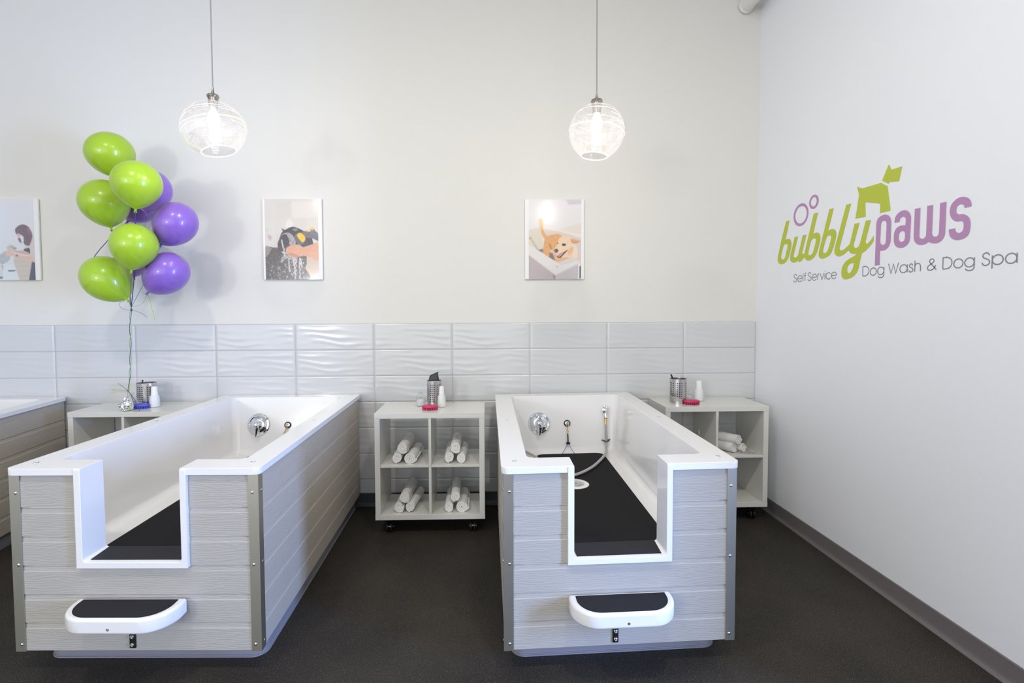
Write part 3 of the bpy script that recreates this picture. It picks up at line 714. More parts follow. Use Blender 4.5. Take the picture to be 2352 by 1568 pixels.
def curry(x, y, col, label, rot=0):
    root = thing('rubber_brush', label, 'brush', (x, y, ZU), 'rubber curry brushes')
    a, b_ = .0585, .036; zb = .016
    bm = bmesh.new(); n = 44
    ring = lambda s, z, bump=0: [bm.verts.new((x+a*s*(1+bump*.03*math.sin(11*2*PI*i/n))*math.cos(2*PI*i/n+rot), y+b_*s*(1+bump*.03*math.sin(11*2*PI*i/n))*math.sin(2*PI*i/n+rot), ZU+z)) for i in range(n)]
    R = [ring(.86, zb), ring(.98, zb+.003, 1), ring(1, zb+.008, 1), ring(.92, zb+.014, .6), ring(.72, zb+.018), ring(.55, zb+.0175), ring(.25, zb+.020)]
    for A, B in zip(R, R[1:]):
        for i in range(n): bm.faces.new((A[i], A[(i+1) % n], B[(i+1) % n], B[i]))
    bm.faces.new(R[0][::-1]); bm.faces.new(R[-1])
    obj('brush_back', bm, col, root, 50)
    bm = bmesh.new()
    for s, m_ in ((.9, 22), (.66, 15), (.4, 9), (.12, 4)):
        for i in range(m_):
            t = 2*PI*(i+.3)/m_; lathe(bm, [(.0016, 0), (.0028, .004), (.0030, zb+.002)], (x+a*s*math.cos(t), y+b_*s*math.sin(t), ZU), n=7)
    bt = obj('bristles', bm, col, root); bt['kind'] = 'stuff'
# middle unit
canister(-2.538, -.215, .0545, .178, 'perforated steel canister holding a dark wide comb, middle shelf unit')
comb(-2.540, -.215, ZU+.180, 'wedge', 'dark grey wide comb sticking out of the middle unit canister')
bottle(-2.474, -.325, .030, .150, 'tall frosted white bottle in front of the middle canister')
clear_jar(-2.632, -.275, .033, .105, 'small clear bottle left of the canister on the middle shelf unit')
curry(-2.548, -.425, M['pink'], 'pink rubber brush lying on the front of the middle shelf unit')
# right unit
can = canister(-.716, -.245, .061, .182, 'round steel canister with a paper sticker on the shelf unit by the logo wall')
bm = bmesh.new(); g = []
for i in range(13):
    a = math.radians(185+90*i/12); f = math.sin(PI*min(1, i/12+.22))
    g.append([bm.verts.new((-.716+.0618*math.cos(a), -.245+.0618*math.sin(a), ZU+z)) for z in (.026-.006*i/12, .062-.022*i/12)])
for A, B in zip(g, g[1:]): bm.faces.new((A[0], B[0], B[1], A[1]))
bmesh.ops.solidify(bm, geom=bm.faces[:], thickness=.0005)
st = obj('sticker', bm, M['label_paper'], can)
bm = bmesh.new()
for (a0, a1, z) in ((190, 216, .051), (190, 205, .046), (224, 236, .041), (194, 226, .036), (196, 220, .031)):
    V = [[bm.verts.new((-.716+.0626*math.cos(math.radians(a)), -.245+.0626*math.sin(math.radians(a)), ZU+zz)) for zz in (z, z+.0022)] for a in [a0+(a1-a0)*i/5 for i in range(6)]]
    for A, B in zip(V, V[1:]): bm.faces.new((A[0], B[0], B[1], A[1]))
obj('sticker_print', bm, M['ink'], st)
comb(-.755, -.235, ZU+.190, 'pen', 'black handle standing in the canister with the sticker')
bottle(-.525, -.165, .036, .152, 'frosted white bottle behind the pink brush by the logo wall')
clear_jar(-.605, -.155, .032, .082, 'clear bottle beside the stickered canister by the logo wall')
curry(-.640, -.315, M['pink'], 'pink rubber brush beside the steel canister near the logo wall')
# left unit
canister(-4.680, -.165, .058, .170, 'oval steel canister on the shelf unit under the balloons', oval=1.15)
comb(-4.712, -.165, ZU+.178, 'comb', 'steel toothed comb with black spine in the canister under the balloons')
bottle(-4.585, -.225, .034, .150, 'frosted white bottle on the shelf unit under the balloons')
clear_jar(-4.800, -.150, .036, .095, 'clear bottle left of the canister under the balloons')
curry(-4.650, -.275, M['blue'], 'blue rubber brush on the shelf unit under the balloons')

# ------------------------------------------------------------------ balloons
TIE = Vector((-4.637, -.36, 1.556))
KN = Vector((-4.690, -.34, .978))
wroot = thing('balloon_weight', 'crumpled silver foil balloon weight with green and purple ribbon tails', 'balloon weight', (-4.700, -.352, ZU))
bm = bmesh.new(); bmesh.ops.create_icosphere(bm, subdivisions=5, radius=1)
rd = random.Random(11)
dirs = [Vector((rd.gauss(0, 1), rd.gauss(0, 1), rd.gauss(0, 1))).normalized() for _ in range(150)]
for v in bm.verts:
    d = v.co.normalized(); m1 = max(d.dot(k) for k in dirs); m2 = sorted([d.dot(k) for k in dirs])[-2]
    r = .038*(1+.22*(m1-m2)*9+.10*math.sin(9*d.x+5*d.z)*math.sin(8*d.y))
    z = d.z*r*1.15
    if z < -.030: z = -.030-.1*(abs(z)-.030)
    v.co = Vector((-4.700+d.x*r*1.15, -.352+d.y*r, ZU+.0335+z+.02*max(0, d.z)**6))
zm = min(v.co.z for v in bm.verts)
for v in bm.verts: v.co.z += ZU-zm
obj('foil', bm, M['foil'], wroot, 12)
bm = lathe(bmesh.new(), [(.004, 0), (.0035, .02), (.003, KN.z-ZU-.07)], (-4.694, -.345, ZU+.070), n=8); obj('foil_neck', bm, M['foil'], wroot)
for mm, ph in ((M['green_rib'], 0), (M['purple_rib'], PI)):
    pts = [KN]+[KN.lerp(TIE, t)+Vector((.0045*math.cos(t*17+ph), .0045*math.sin(t*17+ph), 0))+Vector((.006*math.sin(t*5), 0, 0)) for t in [i/40 for i in range(1, 40)]]+[TIE]
    obj('ribbon', tube(bmesh.new(), pts, .0036, 6, flat=.35), mm, wroot)
for mm, pts in ((M['green_rib'], [(0, 0, 0), (-.03, -.01, .012), (-.06, -.02, .015), (-.105, -.03, .025)]), (M['green_rib'], [(0, 0, 0), (-.04, -.02, .006), (-.10, -.03, -.002)]),
                (M['green_rib'], [(0, 0, 0), (-.035, .01, .012), (-.11, .0, .012)]), (M['purple_rib'], [(0, 0, 0), (-.04, .01, .03), (-.08, .01, .06)]),
                (M['purple_rib'], [(0, 0, 0), (.03, -.02, -.02), (.055, -.035, -.065), (.095, -.05, -.11)]), (M['purple_rib'], [(0, 0, 0), (.04, -.02, -.03), (.075, -.04, -.07), (.11, -.055, -.128)]),
                (M['green_rib'], [(0, 0, 0), (.03, -.03, -.03), (.05, -.04, -.08), (.035, -.05, -.122), (.0, -.055, -.126)])):
    obj('ribbon_tail', tube(bmesh.new(), [KN+Vector(p) for p in pts], .0020, 6, smooth=6, flat=.4), mm, wroot)
for mm, pts in ((M['purple_rib'], [(0, 0, 0), (-.05, -.02, .01), (-.06, -.03, .05), (-.03, -.02, .06)]), (M['purple_rib'], [(0, 0, 0), (.06, -.01, -.015), (.118, -.02, -.046)]),
                (M['purple_rib'], [(0, 0, 0), (-.01, 0, .10), (.0, 0, .2)])):
    obj('ribbon_tail', tube(bmesh.new(), [TIE+Vector(p) for p in pts], .0022, 6, smooth=6, flat=.4), mm, wroot)
BAL = [  # centre, knot, half width, colour, label
 ((-4.716, -.40, 2.618), (-4.672, -.40, 2.464), .146, 'green', 'topmost lime green balloon of the bunch, partly behind another'),
 ((-4.358, -.68, 2.347), (-4.371, -.68, 2.191), .141, 'green', 'front lime green balloon just below the topmost one'),
 ((-4.753, -.42, 2.294), (-4.715, -.42, 2.117), .150, 'green', 'lime green balloon at the left side of the bunch, purple ribbon at its knot'),
 ((-4.428, -.62, 1.967), (-4.450, -.62, 1.810), .136, 'green', 'lime green balloon in the middle of the bunch below the front one'),
 ((-4.750, -.44, 1.780), (-4.609, -.44, 1.628), .146, 'green', 'lowest lime green balloon, tilted towards its knot at lower right'),
 ((-4.499, -.33, 2.386), (-4.531, -.33, 2.231), .131, 'purple', 'purple balloon mostly hidden behind the front green balloon'),
 ((-4.262, -.45, 2.141), (-4.365, -.45, 1.997), .134, 'purple', 'purple balloon furthest right, knot at its lower left'),
 ((-4.330, -.45, 1.808), (-4.460, -.45, 1.675), .134, 'purple', 'lowest purple balloon at the right of the bunch'),
 ((-4.715, -.15, 2.296), (-4.777, -.17, 2.201), .110, 'purple', 'purple balloon peeking out between the left and front green balloons'),
 ((-4.715, -.20, 1.945), (-4.708, -.22, 1.793), .122, 'purple', 'purple balloon hidden behind the middle green one, only its knot showing'),
]
for i, (c, k, wd, col, lab) in enumerate(BAL):
    c, k = Vector(c), Vector(k); ax = (c-k).normalized(); d = (c-k).length; Lb = d+(.150 if wd > .125 else .115)
    root = thing('balloon', lab, 'balloon', k, 'balloons in the bunch')
    prof = [(.004, 0), (.006, .004)]
    for j in range(1, 40):
        t = j/40
        r = wd*math.sin(PI/2*(t/.54))**.58 if t < .54 else wd*math.sqrt(max(0, 1-((t-.54)/.46)**2))
        prof.append((r, .008+t*(Lb-.008)))
    prof.append((0, Lb))
    obj('balloon_skin', lathe(bmesh.new(), prof, k, ax, 40), M[col], root, 60)
    bm = lathe(bmesh.new(), [(.011, -.016), (.009, -.013), (.005, -.008), (.008, -.004), (.008, .001), (.005, .006)], k, ax, 12); obj('knot', bm, M[col], root)
    mid = k.lerp(TIE, .5)+Vector((.02*math.sin(i*2.1), -.01, -.02))
    obj('ribbon', tube(bmesh.new(), [k-ax*.008, k-ax*.03+Vector((0, 0, -.02)), mid, TIE+Vector((0, 0, .02)), TIE], .0021, 6, smooth=7, flat=.4), M['purple_rib'] if i in (1, 2, 3, 5, 6, 8) else M['green_rib'], root)
    if i == 2:
        obj('ribbon_tail', tube(bmesh.new(), [k-ax*.008, k+Vector((.01, -.02, -.06)), k+Vector((-.06, -.04, -.16)), k+Vector((-.12, -.05, -.25))], .0024, 6, smooth=6, flat=.4), M['purple_rib'], root)
    if i == 7:
        obj('ribbon_tail', tube(bmesh.new(), [k-ax*.008, k+Vector((.02, -.01, -.06)), k+Vector((.03, -.01, -.12)), k+Vector((.048, -.01, -.19))], .0026, 6, smooth=6, flat=.4), M['green_rib'], root)
    if i == 6:
        obj('ribbon_tail', tube(bmesh.new(), [k-ax*.008, k+Vector((.06, -.02, -.03)), k+Vector((.13, -.02, -.07)), k+Vector((.18, -.02, -.12))], .0024, 6, smooth=6, flat=.4), M['green_rib'], root)

# ------------------------------------------------------------------ pendant lamps
def pendant(x, y, ztop, zc, R, squash, tilt, label, energy, hole=.09):
    root = thing('pendant_lamp', label, 'lamp', (x, y, zc-.2), 'clear glass pendant lamps')
    obj('cord', tube(bmesh.new(), [(x, y, ZC), (x, y, ztop+.055)], .0035, 8), M['cord'], root)
    obj('canopy', lathe(bmesh.new(), [(.055, -.02), (.06, -.012), (.06, 0)], (x, y, ZC), n=32), M['socket'], root)
    bm = lathe(bmesh.new(), [(.004, .062), (.008, .035), (.013, .022), (.030, .020), (.033, .012), (.030, .004), (.026, 0), (.027, -.012), (.025, -.03), (.022, -.055), (.0, -.055)], (x, y, ztop), n=28)
    so = obj('socket', bm, M['socket'], root)
    rot = Matrix.Rotation(tilt, 3, 'Y'); cc = Vector((x, y, zc))
    def P(th, ph, rr=1.0):
        z = math.cos(th)
        w_ = 1+.05*math.sin(2*ph+1)*(1-abs(z))
        v = rot @ Vector((R*rr*math.sin(th)*math.cos(ph)*w_, R*rr*math.sin(th)*math.sin(ph), R*rr*squash*z))
        return cc+v
    bm = bmesh.new(); n = 56; rows = []
    t0 = math.asin(.030/R); t1 = PI-math.asin(hole/R)
    for side in (1.0, .985):
        rr_ = [[bm.verts.new(P(t0+(t1-t0)*k/36, 2*PI*i/n, side*(1+.006*math.sin(k*1.9+i*.25)))) for i in range(n)] for k in range(37)]
        rows.append(rr_)
        for A, B in zip(rr_, rr_[1:]):
            for i in range(n):
                f = (A[i], B[i], B[(i+1) % n], A[(i+1) % n]); bm.faces.new(f if side == 1 else f[::-1])
    for k in (0, -1):
        A, B = rows[0][k], rows[1][k]
        for i in range(n):
            f = (A[i], A[(i+1) % n], B[(i+1) % n], B[i]); bm.faces.new(f)
    sh = obj('glass_shade', bm, M['glass'], root, 80)
    bm = bmesh.new(); tube(bm, [P(t1, 2*PI*i/n, .993) for i in range(n)], .0026, 8, closed=True)
    obj('shade_lip', bm, M['glass_line'], sh)
    rr2 = random.Random(int(x*100)); bm = bmesh.new()
    for k in range(9):   # thin trailed glass threads around the upper half
        th = .55+k*.135+rr2.uniform(-.05, .05); a0 = rr2.uniform(0, 6.28); ln = rr2.uniform(3.0, 6.2)
        dth = rr2.uniform(-.12, .12)
        tube(bm, [P(th+dth*math.sin(j/40*ln+a0)+.04*j/40, a0+ln*j/40, 1.002) for j in range(41)], .0006, 5)
    obj('glass_threads', bm, M['glass_line'], sh)
    bm = lathe(bmesh.new(), [(.012, -.050), (.014, -.065), (.026, -.085), (.031, -.110), (.028, -.135), (.014, -.155), (0, -.160)], (x, y, ztop), n=24)
    obj('bulb', bm, M['bulb'], so)
    l = bpy.data.lights.new('pendant_light', 'POINT'); l.energy = energy; l.color = (1, .90, .78); l.shadow_soft_size = .035
    o = bpy.data.objects.new('pendant_light', l); C.objects.link(o); o.location = (x, y, ztop-.195)
pendant(-3.700, -1.0, 2.757, 2.585, .165, .92, math.radians(-12), 'clear glass globe pendant lamp with tilted shade, nearer the balloons', 6)
pendant(-1.535, -1.15, 2.681, 2.527, .148, 1.02, math.radians(6), 'clear glass globe pendant lamp above the tub with the hose', 6, .072)

# ------------------------------------------------------------------ sprinkler pipe at the ceiling
bm = lathe(bmesh.new(), [(.052, -.0), (.056, .004), (.056, .02), (.050, .024), (.050, 5.5)], (-.125, -.004, 3.885), (0, -1, 0), 32)
tag(obj('ceiling_pipe', bm, M['pipe']), 'white painted pipe along the right wall near the ceiling', 'pipe')

# ------------------------------------------------------------------ logo decal on the right wall
def outline(pts):
    n = len(pts); V = [Vector((p[0], p[1])) for p in pts]; sh = [len(p) > 2 for p in pts]; out = []
    for i in range(n):
        j = (i+1) % n; p1, p2 = V[i], V[j]
        if sh[i] and sh[j]: out.append(p1); continue
        p0 = V[i-1] if not sh[i] else p1-(p2-p1)*.6; p3 = V[(j+1) % n] if not sh[j] else p2+(p2-p1)*.6
        for k in range(5):
            t = k/5; out.append(.5*((2*p1)+(p2-p0)*t+(2*p0-5*p1+4*p2-p3)*t*t+(3*p1-p0-3*p2+p3)*t**3))
    return out
def decal(name, loops, m, parent, x=-.0010):
    bm = bmesh.new(); es = []
    for lp in loops:
        vs = [bm.verts.new((x, -p[0], p[1])) for p in lp]
        es += [bm.edges.new((vs[i], vs[(i+1) % len(vs)])) for i in range(len(vs))]
    bmesh.ops.triangle_fill(bm, edges=es, use_beauty=True)
    ex = bmesh.ops.extrude_face_region(bm, geom=bm.faces[:])
    for v in ex['geom']:
        if isinstance(v, bmesh.types.BMVert): v.co.x += .0006
    return obj(name, bm, m, parent)
lroot = thing('wall_logo', 'lime and mauve lettering with dog figure on the right wall', 'sign', (0, -1.2, 1.7))
for i, (k, nm) in enumerate((('b1', 'letter'), ('u', 'letter'), ('b2', 'letter'), ('b3', 'letter'), ('l', 'letter'), ('y', 'letter'), ('dog_body', 'dog_figure'), ('dog_head', 'dog_head'), ('p', 'letter'), ('a', 'letter'), ('w', 'letter'), ('s', 'letter'))):
    lp = [outline(LOGO[k][0])]+([outline(LOGO[k][1])] if LOGO[k][1] else [])
    decal(nm, lp, M['logo_purple'] if k in 'paws' and len(k) == 1 else M['logo_green'], lroot, -.0010-.00008*i)
def circ(cx, cz, r, rz=None): return [Vector((cx+r*math.cos(2*PI*i/48), cz+(rz or r)*math.sin(2*PI*i/48))) for i in range(48)]
decal('bubble_ring', [circ(.5475, 2.186, .0815, .0765), circ(.5485, 2.186, .062, .058)], M['logo_purple'], lroot)
decal('bubble_ring', [circ(.682, 2.2455, .048, .046), circ(.681, 2.246, .0295, .0295)], M['logo_purple'], lroot)
def arc(cx, cy, rx, ry, a0, a1, n=18): return [(cx+rx*math.cos(math.radians(a0+(a1-a0)*i/n)), cy+ry*math.sin(math.radians(a0+(a1-a0)*i/n))) for i in range(n+1)]
def spl(p): return [(v.x, v.y) for v in cr([(a, b, 0) for a, b in p], 6)]
GL = {
 'S': (.56, [spl([(.52, .78), (.43, .94), (.27, 1.0), (.11, .93), (.05, .77), (.13, .61), (.29, .53), (.46, .42), (.54, .25), (.45, .07), (.27, -.01), (.09, .06), (.02, .24)])]),
 's': (.40, [spl([(.37, .58), (.30, .71), (.18, .75), (.07, .69), (.04, .58), (.10, .47), (.21, .40), (.34, .31), (.38, .18), (.31, .04), (.18, -.01), (.06, .04), (.01, .18)])]),
 'e': (.74, [arc(.37, .37, .37, .38, 0, 325, 28), [(0, .37), (.74, .37)]]),
 'l': (.06, [[(.03, 0), (.03, 1.02)]]), 'f': (.34, [spl([(.33, 1.0), (.22, .99), (.16, .88), (.15, .7)])+[(.15, 0)], [(.0, .70), (.31, .70)]]),
 'r': (.28, [[(.02, 0), (.02, .74)], spl([(.02, .45), (.07, .64), (.17, .73), (.27, .74)])]),
 'v': (.56, [[(0, .74), (.28, 0), (.56, .74)]]), 'i': (.06, [[(.03, 0), (.03, .74)], [(.03, .93), (.03, 1.02)]]),
 'c': (.66, [arc(.37, .37, .37, .38, 40, 320, 26)]), 'D': (.80, [[(.02, 0), (.02, 1), (.30, 1)]+arc(.30, .5, .48, .5, 90, -90, 22)+[(.02, 0)]]),
 'o': (.74, [arc(.37, .37, .37, .38, 0, 360, 32)]), 'g': (.76, [arc(.37, .37, .36, .38, 0, 360, 32), [(.74, .75), (.74, .02)]+spl([(.74, .02), (.70, -.17), (.56, -.28), (.37, -.31), (.18, -.26), (.06, -.12)])[1:]]),
 'W': (1.02, [[(0, 1), (.27, 0), (.51, .92), (.75, 0), (1.02, 1)]]), 'a': (.76, [arc(.37, .37, .36, .38, 0, 360, 32), [(.74, .75), (.74, 0)]]),
 'h': (.56, [[(.02, 0), (.02, 1.02)], spl([(.02, .42), (.08, .64), (.28, .75), (.48, .64), (.54, .42)])+[(.54, 0)]]),
 'p': (.76, [[(.02, .75), (.02, -.30)], arc(.39, .37, .36, .38, 0, 360, 32)]),
 '&': (.78, [spl([(.78, .0), (.52, .34), (.26, .66), (.20, .82), (.27, .96), (.39, 1.0), (.51, .95), (.57, .82), (.50, .68), (.32, .54), (.12, .40), (.03, .24), (.09, .07), (.28, -.01), (.48, .06), (.62, .22), (.72, .42)])]),
}
def stroke(bm, P, wd, x):
    P = [Vector(p) for p in P]; n = len(P); V = []
    for i in range(n):
        a = P[max(i-1, 0)]; b = P[min(i+1, n-1)]; c = P[i]
        t1 = (c-a).normalized() if i else (b-c).normalized(); t2 = (b-c).normalized() if i < n-1 else t1
        nn = Vector((-(t1.y+t2.y), t1.x+t2.x)); 
        if nn.length < 1e-4: nn = Vector((-t1.y, t1.x))
        nn.normalize(); k = min(1/max(.35, nn.dot(Vector((-t1.y, t1.x)))), 2.2)
        V.append([bm.verts.new((x, -(c+nn*s*wd/2*k).x, (c+nn*s*wd/2*k).y)) for s in (-1, 1)])
    for A, B in zip(V, V[1:]):
        bm.faces.new((A[0], A[1], B[1], B[0]))
for word, s0, s1 in (('Self', .480, .618), ('Service', .636, .912), ('Dog', 1.125, 1.281), ('Wash', 1.310, 1.510), ('&', 1.546, 1.597), ('Dog', 1.630, 1.785), ('Spa', 1.818, 1.964)):
    bm = bmesh.new(); tot = sum(GL[c][0] for c in word)+.13*(len(word)-1); k = (s1-s0)/tot; s = s0
    for c in word:
        for pl in GL[c][1]: stroke(bm, [(s+a*k, 1.7325+b*.0535) for a, b in pl], .0048, -.0012-.00012*GL[c][1].index(pl))
        s += (GL[c][0]+.13)*k
    obj('tagline_word', bm, M['logo_grey'], lroot)

# ------------------------------------------------------------------ prints on the back wall
def blur(a, n):
    for _ in range(n):
        p = np.pad(a, ((1, 1), (1, 1), (0, 0)), 'edge')
        a = (p[:-2, 1:-1]+p[2:, 1:-1]+p[1:-1, :-2]+p[1:-1, 2:]+2*a)/6
    return a
class Paint:
    def __init__(s, base, W=132, H=186):
        s.W, s.H = W, H; s.a = np.zeros((H, W, 3)); s.a[:] = base
        s.v, s.u = np.mgrid[0:H, 0:W]; s.u = (s.u+.5)/W; s.v = (s.v+.5)/H
    def grad(s, c0, c1):
        s.a[:] = np.array(c0)*(1-s.v[..., None])+np.array(c1)*s.v[..., None]
    def poly(s, pts, col, jit=0, seed=0):
        x, y = s.u, s.v; ins = np.zeros(x.shape, bool); n = len(pts)
        for i in range(n):
            (x0, y0), (x1, y1) = pts[i], pts[i-1]
            if y0 == y1: continue
            c = ((y0 > y) != (y1 > y)) & (x < (x1-x0)*(y-y0)/(y1-y0)+x0); ins ^= c
        s.put(ins, col, jit, seed)
    def curve(s, pts, col, jit=0, seed=0):
        s.poly([(v.x, v.y) for v in cr([(a, b, 0) for a, b in pts], 6, True)], col, jit, seed)
    def ell(s, cx, cy, rx, ry, col, jit=0): s.put(((s.u-cx)/rx)**2+((s.v-cy)/ry)**2 < 1, col, jit)
    def put(s, m, col, jit=0, seed=0):
        c = np.array(col, float)*np.ones(s.a.shape)
        if jit: c = c+blur(np.random.RandomState(seed).normal(0, jit*2.2, s.u.shape)[..., None], 1)
        s.a[m] = c[m]
    def blur(s, n): s.a = blur(s.a, n)
def lin(a):
    a = np.clip(a/255, 0, 1); return np.where(a <= .04045, a/12.92, ((a+.055)/1.055)**2.4)
def poster(x0, x1, z0, z1, px0, px1, P, label):
    root = thing('wall_print', label, 'picture', ((x0+x1)/2, -.008, z0), 'prints on the back wall')
    obj('mount_board', boxm((x0, -.016, z0), (x1, -.002, z1), .0008, 1), M['paper'], root)
    bm = bmesh.new(); W, H = P.W, P.H
    G = [[bm.verts.new((px0+(px1-px0)*i/W, -.0168, z1-.0006-(z1-z0-.0012)*j/H)) for i in range(W+1)] for j in range(H+1)]
    for j in range(H):
        for i in range(W): bm.faces.new((G[j][i], G[j+1][i], G[j+1][i+1], G[j][i+1]))
    me = bpy.data.meshes.new('print_sheet'); bm.to_mesh(me); bm.free()
    at = me.attributes.new('Print', 'FLOAT_COLOR', 'FACE')
    L_ = lin(P.a).reshape(-1, 3); buf = np.ones((W*H, 4), np.float32); buf[:, :3] = L_
    at.data.foreach_set('color', buf.ravel())
    obj('print_sheet', me, M['print'], root)
# print 1: wet dark dog being rinsed
u = lambda pts: [((a-58)/977, (b-50)/1445) for a, b in pts]
P = Paint((222, 216, 206)); P.grad((216, 210, 202), (210, 198, 182))
for p, c in (([(270, 100), (545, 100), (545, 395), (280, 395)], (212, 206, 196)), ([(555, 100), (1035, 95), (1035, 385), (560, 395)], (224, 216, 206)), ([(300, 410), (800, 410), (800, 700), (300, 700)], (214, 207, 195)), ([(820, 410), (1035, 405), (1035, 800), (820, 800)], (220, 212, 202)), ([(58, 470), (250, 470), (250, 900), (58, 905)], (214, 208, 200))):
    P.poly(u(p), c)
P.poly(u([(100, 680), (190, 730), (150, 800), (110, 730)]), (196, 162, 160)); P.ell(.04, .385, .03, .02, (206, 208, 150))
P.curve(u([(440, 500), (510, 400), (580, 500), (560, 560), (450, 560)]), (226, 222, 212))
P.blur(7)
P.poly(u([(800, 1080), (1035, 1150), (1035, 1380), (860, 1495), (800, 1495)]), (206, 184, 160)); P.blur(1)
P.curve(u([(62, 905), (200, 920), (300, 930), (420, 1050), (700, 1080), (800, 1060), (815, 1200), (790, 1300), (835, 1500), (60, 1510), (60, 1100)]), (84, 78, 76), 14, 1)
P.curve(u([(60, 900), (170, 930), (120, 1030), (70, 1090)]), (150, 138, 126), 10)
P.curve(u([(290, 840), (330, 740), (360, 660), (440, 600), (560, 550), (680, 580), (790, 640), (900, 720), (935, 830), (920, 870), (800, 900), (560, 1000), (420, 1000), (330, 980), (290, 930)]), (66, 62, 66), 9, 2)
P.poly(u([(362, 568), (400, 600), (440, 610), (400, 660)]), (70, 64, 66))
P.curve(u([(360, 690), (460, 650), (540, 680), (620, 790), (600, 870), (500, 870), (480, 760), (440, 700), (370, 720)]), (170, 160, 158), 16, 3)
P.curve(u([(350, 720), (430, 680), (480, 740), (500, 830), (450, 870), (380, 850)]), (64, 60, 66), 8)
P.curve(u([(560, 590), (640, 580), (660, 615), (590, 620)]), (140, 124, 136))
P.curve(u([(730, 650), (830, 625), (960, 660), (1040, 700), (1040, 800), (930, 760), (800, 740), (760, 730)]), (112, 108, 114), 4)
P.poly(u([(880, 580), (960, 575), (975, 620), (1030, 660), (1030, 715), (920, 700)]), (120, 114, 124), 5)
P.curve(u([(590, 740), (640, 670), (760, 680), (800, 780), (760, 850), (690, 880), (640, 830)]), (106, 104, 110))
P.curve(u([(640, 700), (700, 655), (770, 700), (798, 770), (750, 830), (690, 780)]), (242, 192, 60))
P.ell(.80, .395, .025, .014, (236, 190, 80)); P.ell(.885, .37, .04, .016, (240, 196, 84))
P.curve(u([(340, 1130), (420, 1020), (520, 1080), (640, 1100), (640, 1180), (560, 1140), (440, 1120), (360, 1190)]), (160, 154, 152), 22, 4)
P.curve(u([(430, 960), (480, 900), (560, 870), (680, 870), (760, 910), (900, 870), (1040, 850), (1040, 1160), (900, 1110), (760, 1070), (680, 1080), (560, 1100), (470, 1040)]), (222, 164, 130), 3)
P.curve(u([(480, 1040), (600, 1095), (700, 1078), (640, 1050), (520, 1010)]), (204, 140, 108))
rd = random.Random(5)
for k in range(130):
    x = rd.uniform(130, 780); y = rd.uniform(1130, 1490)
    if x < 330 and y < 1250: continue
    g = rd.uniform(150, 215); P.ell((x-58)/977, (y-50)/1445, rd.uniform(.004, .011), rd.uniform(.004, .015), (g, g-4, g-6))
for x0, x1, y0, y1 in ((590, 580, 1110, 1400), (680, 690, 1110, 1480), (700, 725, 1120, 1280), (560, 575, 1100, 1250), (395, 410, 930, 1080), (360, 385, 780, 920), (480, 500, 1110, 1350), (620, 600, 1150, 1480)):
    for k in range(30):
        t = k/29; P.ell((x0+(x1-x0)*t+8*math.sin(k*.9)-58)/977, (y0+(y1-y0)*t-50)/1445, .010, .007, (206, 200, 196))
P.blur(1)
poster(-3.862, -3.411, 1.787, 2.405, -3.846, -3.440, P, 'print of a soapy dark dog being rinsed by a hand with a yellow nozzle')
# print 2: tan dog in a tub
u = lambda pts: [((a-115)/945, (b-55)/1435) for a, b in pts]
P = Paint((232, 226, 226)); P.grad((236, 232, 234), (230, 222, 214))
P.poly(u([(780, 55), (1060, 55), (1060, 120), (830, 135)]), (218, 212, 218)); P.poly(u([(830, 125), (1060, 108), (1060, 122), (830, 140)]), (196, 190, 198)); P.blur(3)
P.poly(u([(115, 600), (330, 560), (380, 940), (280, 950), (115, 880)]), (224, 214, 196)); P.poly(u([(640, 600), (1060, 480), (1060, 720)]), (232, 220, 208)); P.poly(u([(400, 560), (650, 600), (1060, 740), (1060, 1300), (380, 1000)]), (222, 208, 198))
P.poly(u([(400, 545), (660, 590), (1060, 690), (1060, 745), (700, 640), (400, 590)]), (238, 230, 224)); P.ell(.03, .485, .014, .012, (140, 126, 116))
P.blur(3)
P.poly(u([(150, 770), (170, 770), (290, 960), (270, 965)]), (180, 166, 156)); P.blur(1)
P.poly(u([(280, 965), (370, 940), (380, 1020)]), (134, 124, 114)); P.poly(u([(480, 1000), (560, 1030), (600, 1170), (470, 1090)]), (140, 128, 120))
P.curve(u([(300, 480), (300, 400), (350, 390), (375, 470), (380, 600), (440, 710), (400, 760), (350, 690), (320, 590)]), (232, 200, 150)); P.blur(3)
P.curve(u([(345, 560), (378, 600), (440, 705), (540, 685), (660, 680), (740, 760), (700, 900), (620, 900), (560, 960), (490, 980), (480, 1085), (380, 1015), (385, 860), (400, 770), (350, 680)]), (228, 172, 118), 3)
P.curve(u([(480, 830), (530, 900), (520, 960), (490, 900)]), (206, 142, 96))
P.curve(u([(540, 980), (600, 1020), (660, 1100), (820, 1080), (960, 1000), (1000, 1080), (900, 1110), (650, 1200), (590, 1150)]), (232, 186, 144), 3)
P.curve(u([(660, 760), (720, 715), (820, 710), (880, 760), (900, 860), (980, 900), (1000, 1000), (990, 1110), (860, 1110), (760, 1090), (700, 1080), (640, 1060), (590, 1010), (570, 960), (620, 880), (640, 820)]), (240, 212, 180), 3)
P.curve(u([(870, 770), (940, 770), (1058, 805), (1000, 830), (920, 835), (880, 810)]), (230, 170, 128)); P.curve(u([(880, 800), (930, 830), (1040, 815), (960, 845), (900, 835)]), (196, 140, 112))
P.curve(u([(900, 860), (980, 900), (1000, 1000), (985, 1110), (900, 1110), (910, 980)]), (238, 220, 198)); P.curve(u([(830, 960), (920, 900), (900, 1020), (820, 1050)]), (236, 190, 156))
P.curve(u([(575, 960), (620, 940), (650, 975), (620, 1015), (585, 1000)]), (112, 104, 108)); P.curve(u([(715, 860), (750, 845), (790, 865), (760, 890), (725, 885)]), (78, 74, 74)); P.poly(u([(628, 815), (645, 840), (650, 858), (632, 850)]), (96, 82, 80))
